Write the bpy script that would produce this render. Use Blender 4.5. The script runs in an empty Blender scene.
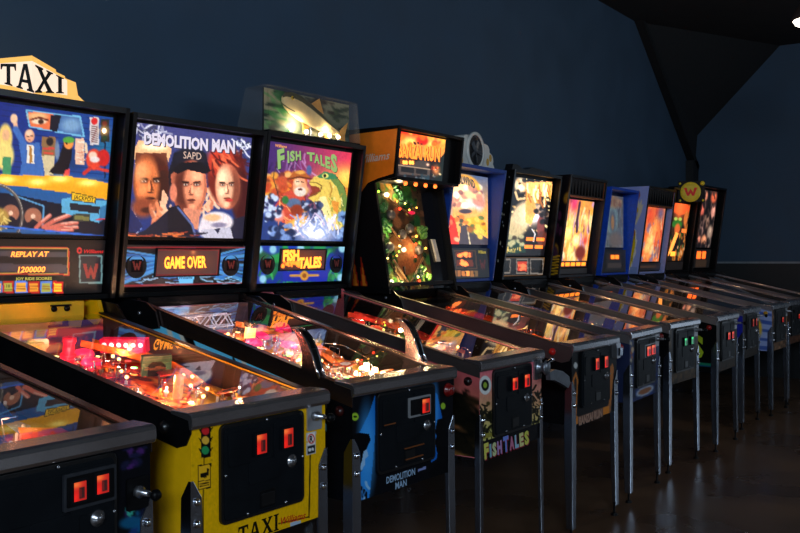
import bpy, math, random
import numpy as np
from mathutils import Vector, Matrix

SC = bpy.context.scene
COL = SC.collection
PI = math.pi

# ------------------------------------------------------------------ materials
def lin(c):
    out = []
    for v in c[:3]:
        v = v / 255.0
        out.append(v / 12.92 if v <= 0.04045 else ((v + 0.055) / 1.055) ** 2.4)
    return out

MATS = {}
def new_mat(name):
    m = bpy.data.materials.new(name); m.use_nodes = True
    nt = m.node_tree; nt.nodes.clear()
    out = nt.nodes.new('ShaderNodeOutputMaterial')
    return m, nt, out

def paint(name, rgb, rough=0.45, metal=0.0, var=0.15, scale=30.0, bump=0.0, coat=0.0, lift=0.0, spec=0.5):
    """Procedural surface: base colour varied by noise, roughness varied by noise."""
    if name in MATS: return MATS[name]
    m, nt, out = new_mat(name)
    N = nt.nodes.new; L = nt.links.new
    b = N('ShaderNodeBsdfPrincipled')
    tc = N('ShaderNodeTexCoord'); no = N('ShaderNodeTexNoise')
    no.inputs['Scale'].default_value = scale; no.inputs['Detail'].default_value = 4
    L(tc.outputs['Object'], no.inputs['Vector'])
    c = lin(rgb)
    rp = N('ShaderNodeValToRGB')
    rp.color_ramp.elements[0].color = [max(0, v * (1 - var)) for v in c] + [1]
    rp.color_ramp.elements[1].color = [min(1, v * (1 + var) + lift) for v in c] + [1]
    rp.color_ramp.elements[0].position = 0.3; rp.color_ramp.elements[1].position = 0.7
    L(no.outputs['Fac'], rp.inputs['Fac']); L(rp.outputs['Color'], b.inputs['Base Color'])
    mr = N('ShaderNodeMapRange')
    mr.inputs['To Min'].default_value = max(0.02, rough * 0.8); mr.inputs['To Max'].default_value = min(1, rough * 1.25)
    L(no.outputs['Fac'], mr.inputs['Value']); L(mr.outputs['Result'], b.inputs['Roughness'])
    b.inputs['Metallic'].default_value = metal
    b.inputs['Coat Weight'].default_value = coat; b.inputs['Specular IOR Level'].default_value = spec
    if bump:
        bp = N('ShaderNodeBump'); bp.inputs['Strength'].default_value = bump; bp.inputs['Distance'].default_value = 0.004
        L(no.outputs['Fac'], bp.inputs['Height']); L(bp.outputs['Normal'], b.inputs['Normal'])
    L(b.outputs['BSDF'], out.inputs['Surface'])
    MATS[name] = m
    return m

def glow(name, rgb, strength):
    if name in MATS: return MATS[name]
    m, nt, out = new_mat(name)
    b = nt.nodes.new('ShaderNodeBsdfPrincipled')
    c = lin(rgb)
    b.inputs['Base Color'].default_value = [v * .5 for v in c] + [1]
    b.inputs['Emission Color'].default_value = c + [1]
    b.inputs['Emission Strength'].default_value = strength
    b.inputs['Roughness'].default_value = 0.3
    nt.links.new(b.outputs['BSDF'], out.inputs['Surface'])
    MATS[name] = m
    return m

def attr_mat(name, lit, rough=0.3, base=0.02):
    """Printed artwork; 'lit' is the strength of the backlight behind it (0 = plain print)."""
    if name in MATS: return MATS[name]
    m, nt, out = new_mat(name)
    b = nt.nodes.new('ShaderNodeBsdfPrincipled')
    a = nt.nodes.new('ShaderNodeAttribute'); a.attribute_name = 'Col'
    b.inputs['Roughness'].default_value = rough
    if name == 'printed_artwork': b.inputs['Specular IOR Level'].default_value = .08
    if lit:
        b.inputs['Base Color'].default_value = (base, base, base, 1)
        b.inputs['Emission Strength'].default_value = lit
        nt.links.new(a.outputs['Color'], b.inputs['Emission Color'])
    else:
        nt.links.new(a.outputs['Color'], b.inputs['Base Color'])
    nt.links.new(b.outputs['BSDF'], out.inputs['Surface'])
    MATS[name] = m
    return m

def pane_mat(name, tint=(1, 1, 1), ior=1.5, rough=0.0, boost=1.0, haze=0.0):
    """Clear sheet: what lies behind shows through, Fresnel mirror on top."""
    if name in MATS: return MATS[name]
    m, nt, out = new_mat(name)
    N = nt.nodes.new; L = nt.links.new
    t = N('ShaderNodeBsdfTransparent'); t.inputs['Color'].default_value = (*tint, 1)
    g = N('ShaderNodeBsdfGlossy'); g.inputs['Roughness'].default_value = rough
    f = N('ShaderNodeFresnel'); f.inputs['IOR'].default_value = ior
    mu = N('ShaderNodeMath'); mu.operation = 'MULTIPLY'; mu.inputs[1].default_value = boost; mu.use_clamp = True
    mx = N('ShaderNodeMixShader')
    ge = N('ShaderNodeNewGeometry'); iv = N('ShaderNodeMath'); iv.operation = 'SUBTRACT'; iv.inputs[0].default_value = 1.0
    L(ge.outputs['Backfacing'], iv.inputs[1]); iv.use_clamp = True     # only the outer faces mirror
    mb = N('ShaderNodeMath'); mb.operation = 'MULTIPLY'; mb.inputs[1].default_value = boost; mb.use_clamp = True
    L(f.outputs['Fac'], mb.inputs[0]); L(mb.outputs[0], mu.inputs[0]); L(iv.outputs[0], mu.inputs[1]); L(mu.outputs[0], mx.inputs['Fac'])
    L(g.outputs['BSDF'], mx.inputs[2])
    if haze:
        d = N('ShaderNodeBsdfDiffuse'); d.inputs['Color'].default_value = (.6, .6, .58, 1)
        m2 = N('ShaderNodeMixShader'); m2.inputs['Fac'].default_value = haze
        L(t.outputs['BSDF'], m2.inputs[1]); L(d.outputs['BSDF'], m2.inputs[2]); L(m2.outputs[0], mx.inputs[1])
    else:
        L(t.outputs['BSDF'], mx.inputs[1])
    L(mx.outputs[0], out.inputs['Surface'])
    MATS[name] = m
    return m

LIT = attr_mat('backlit_artwork', 1.0)
PRINT = attr_mat('printed_artwork', 0, 0.35)
FIELD = attr_mat('playfield_print', 0, 0.12)
BLACK = paint('black_laminate', (9, 9, 11), .4, spec=.12)
MATTE = paint('matte_inside', (12, 10, 10), .95, spec=.05)
INNER = paint('dark_wood_inside', (34, 26, 22), .6)
TRIM = paint('black_moulding', (10, 10, 12), .3)
STEEL = paint('brushed_steel', (165, 165, 170), .26, .9, .06, 6)
LEGM = paint('leg_steel', (176, 184, 198), .2, 1.0, .06, 5)
DARKM = paint('dark_rail_metal', (92, 74, 70), .25, .9, .1, 6)
CHROME = paint('chrome', (215, 215, 220), .08, 1.0, .03, 50)
DOORM = paint('coin_door_black', (14, 17, 21), .42, 0, .15, 20, .05, spec=.09)
PLATE = paint('dull_plate', (165, 165, 168), .42, .55, .08, 8)
RUBBER = paint('white_rubber', (215, 205, 190), .5)
RAILM = paint('polished_rail', (160, 162, 168), .3, .95, .06, 5)
GLASS = pane_mat('playfield_glass', (.98, .98, .98), 1.5, 0.0, 1.35)
CLEAR = pane_mat('clear_plastic', (.97, .97, .97), 1.45, .05, 1.0, .03)

# ------------------------------------------------------------------ mesh builder
class MB:
    def __init__(s): s.v = []; s.f = []; s.mi = []; s.c = []; s.m = []; s.sm = []
    def slot(s, m):
        if m not in s.m: s.m.append(m)
        return s.m.index(m)
    def add(s, vs, fs, mat, col=None, smooth=False):
        o = len(s.v); k = s.slot(mat)
        s.v += [tuple(map(float, p)) for p in vs]
        if col is None: s.c += [(1, 1, 1)] * len(vs)
        elif len(col) == 3 and not hasattr(col[0], '__len__'): s.c += [tuple(col)] * len(vs)
        else: s.c += [tuple(x) for x in col]
        for f in fs:
            s.f.append(tuple(i + o for i in f)); s.mi.append(k); s.sm.append(smooth)
        return s
    def box(s, lo, hi, mat, col=None):
        (a, b, c), (d, e, f) = lo, hi
        vs = [(a, b, c), (d, b, c), (d, e, c), (a, e, c), (a, b, f), (d, b, f), (d, e, f), (a, e, f)]
        return s.add(vs, [(0, 3, 2, 1), (4, 5, 6, 7), (0, 1, 5, 4), (1, 2, 6, 5), (2, 3, 7, 6), (3, 0, 4, 7)], mat, col)
    def hexa(s, vs, mat, col=None):
        return s.add(vs, [(0, 3, 2, 1), (4, 5, 6, 7), (0, 1, 5, 4), (1, 2, 6, 5), (2, 3, 7, 6), (3, 0, 4, 7)], mat, col)
    def prism(s, pts, fn, a, b, mat, col=None):
        """pts: 2D outline; fn(p, t) -> xyz; extruded from t=a to t=b."""
        n = len(pts)
        vs = [fn(p, a) for p in pts] + [fn(p, b) for p in pts]
        fs = [tuple(range(n))[::-1], tuple(range(n, 2 * n))] + [(i, (i + 1) % n, n + (i + 1) % n, n + i) for i in range(n)]
        return s.add(vs, fs, mat, col)
    def px(s, pts, x0, x1, mat, col=None):      # outline in (y, z), extruded along x
        return s.prism(pts, lambda p, t: (t, p[0], p[1]), x0, x1, mat, col)
    def py(s, pts, y0, y1, mat, col=None):      # outline in (x, z), extruded along y
        return s.prism(pts, lambda p, t: (p[0], t, p[1]), y0, y1, mat, col)
    def pz(s, pts, z0, z1, mat, col=None):      # outline in (x, y), extruded along z
        return s.prism(pts, lambda p, t: (p[0], p[1], t), z0, z1, mat, col)
    def cyl(s, p0, p1, r0, mat, r1=None, n=14, col=None):
        r1 = r0 if r1 is None else r1
        p0, p1 = Vector(p0), Vector(p1); d = (p1 - p0).normalized()
        u = d.orthogonal().normalized(); w = d.cross(u)
        vs = []
        for p, r in ((p0, r0), (p1, r1)):
            for k in range(n):
                a = 2 * PI * k / n
                vs.append(p + r * (math.cos(a) * u + math.sin(a) * w))
        s.add(vs, [(k, (k + 1) % n, n + (k + 1) % n, n + k) for k in range(n)], mat, col, True)
        s.add(vs[:n], [tuple(range(n))[::-1]], mat, col); s.add(vs[n:], [tuple(range(n))], mat, col)
        return s
    def tube(s, pts, r, mat, n=8, col=None):
        P = [Vector(p) for p in pts]; vs = []
        for i, p in enumerate(P):
            d = (P[min(i + 1, len(P) - 1)] - P[max(i - 1, 0)]).normalized()
            u = d.cross(Vector((0, 0, 1)))
            u = u.normalized() if u.length > 1e-3 else Vector((1, 0, 0)); w = d.cross(u)
            rr = r[i] if hasattr(r, '__len__') else r
            for k in range(n):
                a = 2 * PI * k / n
                vs.append(p + rr * (math.cos(a) * u + math.sin(a) * w))
        fs = []
        for i in range(len(P) - 1):
            for k in range(n):
                fs.append((i * n + k, i * n + (k + 1) % n, (i + 1) * n + (k + 1) % n, (i + 1) * n + k))
        fs += [tuple(range(n))[::-1], tuple(range((len(P) - 1) * n, len(P) * n))]
        return s.add(vs, fs, mat, col, True)
    def lathe(s, prof, c, mat, n=18, axis=(0, 0, 1), col=None):
        """prof: (r, h) pairs along the axis from c."""
        c = Vector(c); d = Vector(axis).normalized(); u = d.orthogonal().normalized(); w = d.cross(u)
        vs = []
        for r, h in prof:
            for k in range(n):
                a = 2 * PI * k / n
                vs.append(c + d * h + max(r, 1e-5) * (math.cos(a) * u + math.sin(a) * w))
        fs = []
        for i in range(len(prof) - 1):
            for k in range(n):
                fs.append((i * n + k, i * n + (k + 1) % n, (i + 1) * n + (k + 1) % n, (i + 1) * n + k))
        fs += [tuple(range(n))[::-1], tuple(range((len(prof) - 1) * n, len(prof) * n))]
        return s.add(vs, fs, mat, col, True)
    def sphere(s, c, r, mat, n=10, col=None, sc=(1, 1, 1)):
        vs, fs = [], []
        for i in range(n // 2 + 1):
            t = PI * i / (n // 2)
            for k in range(n):
                a = 2 * PI * k / n
                vs.append((c[0] + sc[0] * r * math.sin(t) * math.cos(a), c[1] + sc[1] * r * math.sin(t) * math.sin(a), c[2] + sc[2] * r * math.cos(t)))
        for i in range(n // 2):
            for k in range(n):
                fs.append((i * n + k, (i + 1) * n + k, (i + 1) * n + (k + 1) % n, i * n + (k + 1) % n))
        return s.add(vs, fs, mat, col, True)
    def art(s, art, F, mat, off=0.0006):
        """F(u, v, d) -> xyz with u right, v down (0..1), d metres out of the surface."""
        h, w = art.h, art.w
        vs = [F(i / (w - 1), j / (h - 1), 0) for j in range(h) for i in range(w)]
        c = srgb_arr(art.a).reshape(-1, 3)
        fs = [(j * w + i, (j + 1) * w + i, (j + 1) * w + i + 1, j * w + i + 1) for j in range(h - 1) for i in range(w - 1)]
        s.add(vs, fs, mat, c.tolist())
        for k, (uv, fc, colr) in enumerate(art.t):
            s.add([F(p[0], p[1], off * (1 + 0.12 * k)) for p in uv], fc, mat, srgb_arr(np.array([colr]))[0].tolist())
        return s
    def build(s, name, parent=None, bevel=0.0, mats=None):
        me = bpy.data.meshes.new(name)
        me.from_pydata(s.v, [], s.f)
        for m in s.m: me.materials.append(m)
        me.polygons.foreach_set('material_index', s.mi)
        me.polygons.foreach_set('use_smooth', s.sm)
        at = me.color_attributes.new('Col', 'FLOAT_COLOR', 'POINT')
        arr = np.ones((len(s.v), 4), np.float32)
        if s.c: arr[:, :3] = np.array(s.c, np.float32)
        at.data.foreach_set('color', arr.ravel())
        me.update()
        o = bpy.data.objects.new(name, me); COL.objects.link(o)
        if parent: o.parent = parent
        if bevel:
            b = o.modifiers.new('bevel', 'BEVEL'); b.width = bevel; b.segments = 2
            b.limit_method = 'ANGLE'; b.angle_limit = math.radians(50); b.harden_normals = False
        return o

def srgb_arr(a):
    a = np.maximum(np.asarray(a, float) / 255.0, 0)
    return np.where(a <= 0.04045, a / 12.92, ((a + 0.055) / 1.055) ** 2.4)

# ------------------------------------------------------------------ lettering
TCACHE = {}
def text2d(txt, bold=0.0, shear=0.0):
    """Lettering as flat faces: x from 0, cap height 1."""
    k = (txt, bold, shear)
    if k in TCACHE: return TCACHE[k]
    cu = bpy.data.curves.new('lettering', 'FONT'); cu.body = txt; cu.offset = bold; cu.shear = shear
    cu.resolution_u = 2; cu.fill_mode = 'FRONT'
    ob = bpy.data.objects.new('lettering', cu); COL.objects.link(ob)
    dg = bpy.context.evaluated_depsgraph_get(); dg.update()
    me = bpy.data.meshes.new_from_object(ob.evaluated_get(dg))
    vs = np.array([v.co[:2] for v in me.vertices]).reshape(-1, 2); fs = [tuple(p.vertices) for p in me.polygons]
    bpy.data.objects.remove(ob); bpy.data.curves.remove(cu); bpy.data.meshes.remove(me)
    vs = vs - [vs[:, 0].min(), 0]; vs = vs / 0.73
    TCACHE[k] = (vs, fs)
    return TCACHE[k]

SLAB = {  # slab-serif capitals, outlines on a unit cap height
    'T': (.82, [[(.0, 1), (.82, 1), (.82, .7), (.76, .7), (.7, .86), (.51, .86), (.51, .1), (.62, .06), (.62, 0), (.2, 0), (.2, .06), (.31, .1), (.31, .86), (.12, .86), (.06, .7), (0, .7)]]),
    'A': (.96, [[(.38, 1), (.6, 1), (.88, .1), (.96, .06), (.96, 0), (.56, 0), (.56, .06), (.66, .1), (.61, .28), (.31, .28), (.25, .1), (.35, .06), (.35, 0), (0, 0), (0, .06), (.1, .1)], [(.46, .78), (.35, .4), (.57, .4)]]),
    'X': (.96, [[(.02, 1), (.42, 1), (.42, .94), (.36, .9), (.51, .66), (.64, .9), (.57, .94), (.57, 1), (.92, 1), (.92, .94), (.82, .9), (.59, .54), (.86, .1), (.96, .06), (.96, 0), (.54, 0), (.54, .06), (.62, .1), (.46, .38), (.28, .1), (.36, .06), (.36, 0), (0, 0), (0, .06), (.1, .1), (.38, .5), (.13, .9), (.02, .94)]]),
    'I': (.42, [[(0, 1), (.42, 1), (.42, .94), (.31, .9), (.31, .1), (.42, .06), (.42, 0), (0, 0), (0, .06), (.11, .1), (.11, .9), (0, .94)]]),
}
def slab(txt, gap=.06):
    """returns list of (outline, hole?, x)"""
    out, x = [], 0
    for ch in txt:
        w, polys = SLAB[ch]
        out.append([[(p[0] + x, p[1]) for p in q] for q in polys]); x += w + gap
    return out, x - gap

# ------------------------------------------------------------------ painter for printed artwork
class Art:
    def __init__(s, w, h, quad=None, bg=(0, 0, 0), tf=(0, 0, 1)):
        """quad: measured corners (top left, top right, bottom right, bottom left) the drawing units refer to."""
        s.w, s.h = w, h
        s.a = np.zeros((h, w, 3)) + np.array(bg, float)
        s.t = []
        V, U = np.meshgrid(np.linspace(0, 1, h), np.linspace(0, 1, w), indexing='ij')
        s.U, s.V = U, V
        if quad is None: quad = [(0, 0), (1, 0), (1, 1), (0, 1)]
        A, b = [], []
        for (u, v), (x, y) in zip([(0, 0), (1, 0), (1, 1), (0, 1)], quad):
            A.append([u, v, 1, 0, 0, 0, -u * x, -v * x]); b.append(x)
            A.append([0, 0, 0, u, v, 1, -u * y, -v * y]); b.append(y)
        s.H = np.append(np.linalg.solve(np.array(A, float), np.array(b, float)), 1).reshape(3, 3)
        s.Hi = np.linalg.inv(s.H)
        d = s.H[2, 0] * U + s.H[2, 1] * V + 1
        s.X0 = (s.H[0, 0] * U + s.H[0, 1] * V + s.H[0, 2]) / d
        s.Y0 = (s.H[1, 0] * U + s.H[1, 1] * V + s.H[1, 2]) / d
        s.tf(*tf)
        s.rng = np.random.default_rng(3)
    def tf(s, ox, oy, k):
        s.o = (ox, oy, k); s.X = (s.X0 - ox) * k; s.Y = (s.Y0 - oy) * k; return s
    def inv(s, x, y):
        x, y = x / s.o[2] + s.o[0], y / s.o[2] + s.o[1]
        d = s.Hi[2, 0] * x + s.Hi[2, 1] * y + s.Hi[2, 2]
        return ((s.Hi[0, 0] * x + s.Hi[0, 1] * y + s.Hi[0, 2]) / d, (s.Hi[1, 0] * x + s.Hi[1, 1] * y + s.Hi[1, 2]) / d)
    def mix(s, m, c):
        m = np.clip(m, 0, 1)[..., None]; s.a = s.a * (1 - m) + np.array(c, float) * m; return s
    def grad(s, c0, c1, p0, p1):
        d = ((s.X - p0[0]) * (p1[0] - p0[0]) + (s.Y - p0[1]) * (p1[1] - p0[1])) / ((p1[0] - p0[0]) ** 2 + (p1[1] - p0[1]) ** 2)
        d = np.clip(d, 0, 1)[..., None]; s.a = np.array(c0, float) * (1 - d) + np.array(c1, float) * d; return s
    def ell(s, cx, cy, rx, ry, c, soft=.15, rot=0, op=1.0):
        ca, sa = math.cos(rot), math.sin(rot)
        x, y = s.X - cx, s.Y - cy
        q = np.sqrt(((ca * x + sa * y) / rx) ** 2 + ((-sa * x + ca * y) / ry) ** 2)
        return s.mix(op * np.clip((1 - q) / soft + .5, 0, 1), c)
    def glow(s, cx, cy, r, c, op=1.0, ry=None):
        q = ((s.X - cx) / r) ** 2 + ((s.Y - cy) / (ry or r)) ** 2
        return s.mix(op * np.exp(-q * 1.5), c)
    def inside(s, pts):
        x, y = s.X, s.Y; ins = np.zeros(x.shape, bool); n = len(pts)
        for i in range(n):
            (x1, y1), (x2, y2) = pts[i], pts[(i + 1) % n]
            if y1 == y2: continue
            ins ^= ((y1 > y) != (y2 > y)) & (x < (x2 - x1) * (y - y1) / (y2 - y1) + x1)
        return ins
    def poly(s, pts, c, op=1.0):
        return s.mix(s.inside(pts) * op, c)
    def rect(s, x0, y0, x1, y1, c, op=1.0):
        return s.mix(((s.X >= x0) & (s.X <= x1) & (s.Y >= y0) & (s.Y <= y1)) * op, c)
    def line(s, pts, w, c, op=1.0):
        m = np.zeros(s.X.shape)
        for (x1, y1), (x2, y2) in zip(pts, pts[1:]):
            L2 = (x2 - x1) ** 2 + (y2 - y1) ** 2 + 1e-9
            t = np.clip(((s.X - x1) * (x2 - x1) + (s.Y - y1) * (y2 - y1)) / L2, 0, 1)
            d = np.hypot(s.X - x1 - t * (x2 - x1), s.Y - y1 - t * (y2 - y1))
            m = np.maximum(m, np.clip((w - d) / (w * .4) , 0, 1))
        return s.mix(m * op, c)
    def spots(s, box, n, rmin, rmax, cols, seed=1, op=.9, asp=1.0):
        r = random.Random(seed)
        for _ in range(n):
            x, y = r.uniform(box[0], box[2]), r.uniform(box[1], box[3]); q = r.uniform(rmin, rmax)
            s.ell(x, y, q, q * asp * r.uniform(.6, 1.6), r.choice(cols), .5, r.uniform(0, 3), op)
        return s
    def strokes(s, box, n, ln, w, cols, ang=(0, 3.14), seed=1, op=.9):
        r = random.Random(seed)
        for _ in range(n):
            x, y = r.uniform(box[0], box[2]), r.uniform(box[1], box[3]); a = r.uniform(*ang); l = ln * r.uniform(.5, 1.3)
            s.line([(x, y), (x + l * .5 * math.cos(a + .2), y + l * .5 * math.sin(a + .2)), (x + l * math.cos(a), y + l * math.sin(a))], w * r.uniform(.6, 1.4), r.choice(cols), op)
        return s
    def noise(s, amt, blur=1):
        n = s.rng.normal(0, 1, s.a.shape[:2])
        for _ in range(blur): n = (n + np.roll(n, 1, 0) + np.roll(n, 1, 1) + np.roll(n, -1, 0)) / 2.2
        s.a = np.maximum(s.a * (1 + .4 * amt * n[..., None]), 0); return s
    def blur(s, k=1):
        for _ in range(k):
            p = np.pad(s.a, ((1, 1), (1, 1), (0, 0)), 'edge')
            s.a = (p[1:-1, 1:-1] * 4 + p[:-2, 1:-1] + p[2:, 1:-1] + p[1:-1, :-2] + p[1:-1, 2:]) / 8
        return s
    def gain(s, g): s.a = s.a * g; return s
    def text(s, txt, p0, p1, hgt, c, bold=0.0, shear=0.0, up=None, arc=0.0):
        """baseline from p0 to p1 in drawing units, cap height hgt."""
        vs, fs = text2d(txt, bold, shear)
        W = vs[:, 0].max()
        d = np.array(p1, float) - p0
        u = np.array(up if up is not None else (d[1], -d[0]), float); u = u / np.hypot(*u) * hgt
        uv = []
        for x, y in vs:
            q = np.array(p0) + d * x / W + u * (y + arc * (1 - (2 * x / W - 1) ** 2))
            uv.append(s.inv(q[0], q[1]))
        s.t.append((uv, fs, c)); return s
    def shape(s, pts, c):
        """crisp flat shape laid over the painted ground"""
        s.t.append(([s.inv(*p) for p in pts], [tuple(range(len(pts)))], c)); return s
    def wlogo(s, cx, cy, w, h, c):
        P = [(-.5, -.5), (-.28, -.5), (-.18, .1), (-.02, -.35), (.02, -.35), (.18, .1), (.28, -.5), (.5, -.5), (.26, .5), (.12, .5), (0, .12), (-.12, .5), (-.26, .5)]
        return s.poly([(cx + w * x, cy + h * y) for x, y in P], c)

def slab_art(a, txt, p0, p1, hgt, c, ground):
    polys, W = slab(txt)
    d = np.array(p1, float) - p0; u = np.array([0.0, -1.0]) * hgt
    for letter in polys:
        for k, q in enumerate(letter):
            a.shape([tuple(np.array(p0) + d * x / W + u * y) for x, y in q], c if k == 0 else ground)

# ------------------------------------------------------------------ pinball machine
ZB, ZT = 1.222, 1.99
def yfront(z): return 1.165 - (z - 1.22) * 0.1373      # front edge of the head leans forward
GROUP = 'pinball machines in a row along the blue wall'
POS = [  # x, y, yaw in degrees, head top offset, head width
    (1.346, -.046, -.2, 0, .722), (2.084, -.013, -1.8, -.025, .722), (2.826, -.024, -3.0, -.032, .738),
    (3.644, -.026, -.63, -.023, .750), (4.555, -.028, -.96, 0, .734), (5.388, .008, 2.37, -.026, .730),
    (6.224, .042, -1.64, 0, .738), (7.059, -.011, .53, .018, .738), (8.055, .065, .96, -.01, .69),
    (8.856, .015, -.74, .042, .731), (9.602, .032, -2.1, .077, .736), (10.351, -.025, -2.95, .144, .739)]

def rrect(x0, z0, x1, z1, r, n=4):
    P = []
    for cx, cz, a0 in ((x1 - r, z1 - r, 0), (x0 + r, z1 - r, 90), (x0 + r, z0 + r, 180), (x1 - r, z0 + r, 270)):
        for k in range(n + 1):
            a = math.radians(a0 + 90 * k / n); P.append((cx + r * math.cos(a), cz + r * math.sin(a)))
    return P

class Machine:
    def __init__(s, i, label, **c):
        x, y, yaw, dz, wb = POS[i]
        s.i = i
        s.hw = c.get('hw', .28); s.sl = c.get('sl', .22); s.hb = wb / 2; s.zt = ZT + dz; s.c = c
        e = bpy.data.objects.new('pinball_machine', None); COL.objects.link(e)
        e.empty_display_size = .2
        e.location = (x, y, 0); e.rotation_euler = (0, 0, math.radians(yaw))
        e['label'] = label; e['category'] = 'pinball machine'; e['group'] = GROUP
        s.e = e
    def T(s, y): return .935 + s.sl * y
    def P(s, y): return .87 + (s.sl - .045) * (y - .07)      # playfield height
    # --- lower body
    def body(s, mat, front=None, left=None, neck=BLACK, neckw=.25, rail=STEEL, rail_drop=.045, rail_round=False,
             bar=STEEL, button=(150, 20, 16), inner=INNER):
        hw, T, e = s.hw, s.T, s.e
        b = MB()
        side = [(0, .56), (0, T(0)), (1.12, T(1.12)), (1.14, ZB - .004), (1.38, ZB - .004), (1.38, .585)]
        for k in (-1, 1): b.px(side, k * hw, k * (hw - .018), mat)
        b.box((-hw + .018, 0, .56), (hw - .018, .02, .925), mat)
        b.box((-hw + .018, 1.36, .585), (hw - .018, 1.38, ZB - .004), mat)
        b.box((-hw + .018, .02, .566), (hw - .018, 1.36, .584), BLACK)
        b.box((-neckw, 1.13, T(1.12) - .03), (neckw, 1.34, ZB - .003), neck)
        # inside walls of the playfield well
        for k in (-1, 1):
            a, d = k * (hw - .019), k * (hw - .021)
            b.hexa([(min(a, d), .03, .8), (max(a, d), .03, .8), (max(a, d), 1.12, .85), (min(a, d), 1.12, .85),
                    (min(a, d), .03, T(.03) - .0045), (max(a, d), .03, T(.03) - .0045), (max(a, d), 1.12, T(1.12) - .0045), (min(a, d), 1.12, T(1.12) - .0045)], inner)
        if front is not None:
            b.art(front, lambda u, v, d: (-hw + 2 * hw * u, -.0012 - d, .93 - .37 * v), PRINT)
        if left is not None:
            b.art(left, lambda u, v, d: (-hw - .0012 - d, 1.36 * (1 - u), (T(1.36 * (1 - u)) - .012) * (1 - v) + v * .565), PRINT)
        s.cab = b.build('cabinet', e)
        for k in (-1, 1):
            r = MB()
            a, d, f = k * (hw + .005), k * (hw + .0008), k * (hw - .022)
            y0, y1 = .0, 1.125
            if rail_round:
                pts = [(y1, T(y1) + .006), (y1, T(y1) - rail_drop), (y0 + .05, T(.05) - rail_drop), (y0 + .012, T(0) - rail_drop * .75), (y0 - .006, T(0) - .03), (y0 - .006, T(0) + .006)]
            else:
                pts = [(y1, T(y1) + .006), (y1, T(y1) - rail_drop), (y0 - .004, T(0) - rail_drop), (y0 - .004, T(0) + .006)]
            r.px(pts, min(a, d), max(a, d), rail)
            xs = sorted((a, f))
            r.hexa([(xs[0], y0 + .06, T(.06) + .002), (xs[1], y0 + .06, T(.06) + .002), (xs[1], y1, T(y1) + .002), (xs[0], y1, T(y1) + .002),
                    (xs[0], y0 + .06, T(.06) + .008), (xs[1], y0 + .06, T(.06) + .008), (xs[1], y1, T(y1) + .008), (xs[0], y1, T(y1) + .008)], rail)
            r.build('side_rail', e)
            if button:
                m = paint('button_%d_%d_%d' % button, button, .3)
                fb = MB(); xx = k * (hw + .0055)
                yb_, zb_ = (.10, T(.10) - rail_drop * .5) if rail_round else (.05, T(.05) - rail_drop - .028)
                fb.lathe([(.018, -.004), (.018, .004), (.014, .006), (.0135, .011), (0, .012)], (xx, yb_, zb_), m, 16, (k, 0, 0))
                fb.build('flipper_button', e)
        lb = MB()
        o = [(-.012, .915), (-.017, .925), (-.017, .948), (-.012, .957), (-.002, .9615), (.07, T(.07) + .0145), (.072, T(.07) + .004), (.0, .94), (-.004, .915)]
        lb.px(o, -hw - .008, hw + .008, bar)
        lb.build('lockdown_bar', e, bevel=.002)
        g = MB(); w = hw - .021
        g.hexa([(-w, .055, T(.055) - .004), (w, .055, T(.055) - .004), (w, 1.125, T(1.125) - .004), (-w, 1.125, T(1.125) - .004),
                (-w, .055, T(.055) + .0), (w, .055, T(.055) + .0), (w, 1.125, T(1.125) + .0), (-w, 1.125, T(1.125) + .0)], GLASS)
        g.build('playfield_glass', e)
        return s
    def legs(s, mat=LEGM, z1=.775, bolts=(.716, .656), fw=.042):
        hw = s.hw
        L = MB()
        t = .005; ring = []
        prof = [(z1, .012), (z1 - .05, fw), (.56, fw * 1.08), (.3, fw), (.055, fw * .8)]
        for z, w in prof:
            c = .0 + .006 * (z - .5)
            ring.append([(c, c, z), (w, c, z), (w, c + t, z), (c + t, c + t, z), (c + t, w, z), (c, w, z)])
        vs = [p for r in ring for p in r]; fs = []
        for i in range(len(ring) - 1):
            for k in range(6): fs.append((i * 6 + k, (i + 1) * 6 + k, (i + 1) * 6 + (k + 1) % 6, i * 6 + (k + 1) % 6))
        fs += [(0, 1, 2, 3), (0, 3, 4, 5), (27, 26, 25, 24), (29, 28, 27, 24)]
        L.add(vs, fs, mat)
        L.cyl((.016, .016, .0), (.016, .016, .012), .019, BLACK, .014, 14)
        L.cyl((.016, .016, .01), (.016, .016, .07), .006, BLACK, n=8)
        me = None
        for sx in (-1, 1):
            for fr in (0, 1):
                x, y = sx * (hw + .0065), (-.0075 if fr == 0 else 1.3885)
                if me is None: o = L.build('leg', s.e); me = o.data
                else:
                    o = bpy.data.objects.new('leg', me); COL.objects.link(o); o.parent = s.e
                o.location = (x, y, 0); o.scale = (-sx, 1 if fr == 0 else -1, 1)
                bv = o.modifiers.new('bevel', 'BEVEL'); bv.width = .0035; bv.segments = 2; bv.limit_method = 'ANGLE'
                if fr == 0:
                    for z in bolts:
                        q = MB(); q.lathe([(.011, -.002), (.011, .003), (.008, .008), (0, .009)], (.022, .0, z), CHROME, 10, (-.6, -.8, 0))
                        bo = q.build('leg_bolt', o)
        return s
    def coin_door(s, lit=(255, 60, 25), power=1.0, slots=((-.054, -.014, .812, .868), (.06, .10, .812, .868)), wide=None, rim=TRIM, plate=None):
        d = MB()
        d.py(rrect(-.178, .63, .168, .912, .018), -.012, 0, rim)
        d.py(rrect(-.168, .64, .158, .902, .014), -.015, -.011, DOORM)
        d.py(rrect(-.155, .79, .02, .885, .01), -.018, -.014, DOORM)
        d.py(rrect(.03, .78, .15, .892, .01), -.018, -.014, DOORM)
        d.py(rrect(-.075, .725, .055, .79, .01), -.0175, -.014, DOORM)
        d.py(rrect(-.03, .648, .035, .70, .004), -.0165, -.014, BLACK)
        d.py(rrect(-.025, .652, .03, .69, .004), -.0185, -.016, TRIM)
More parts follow.
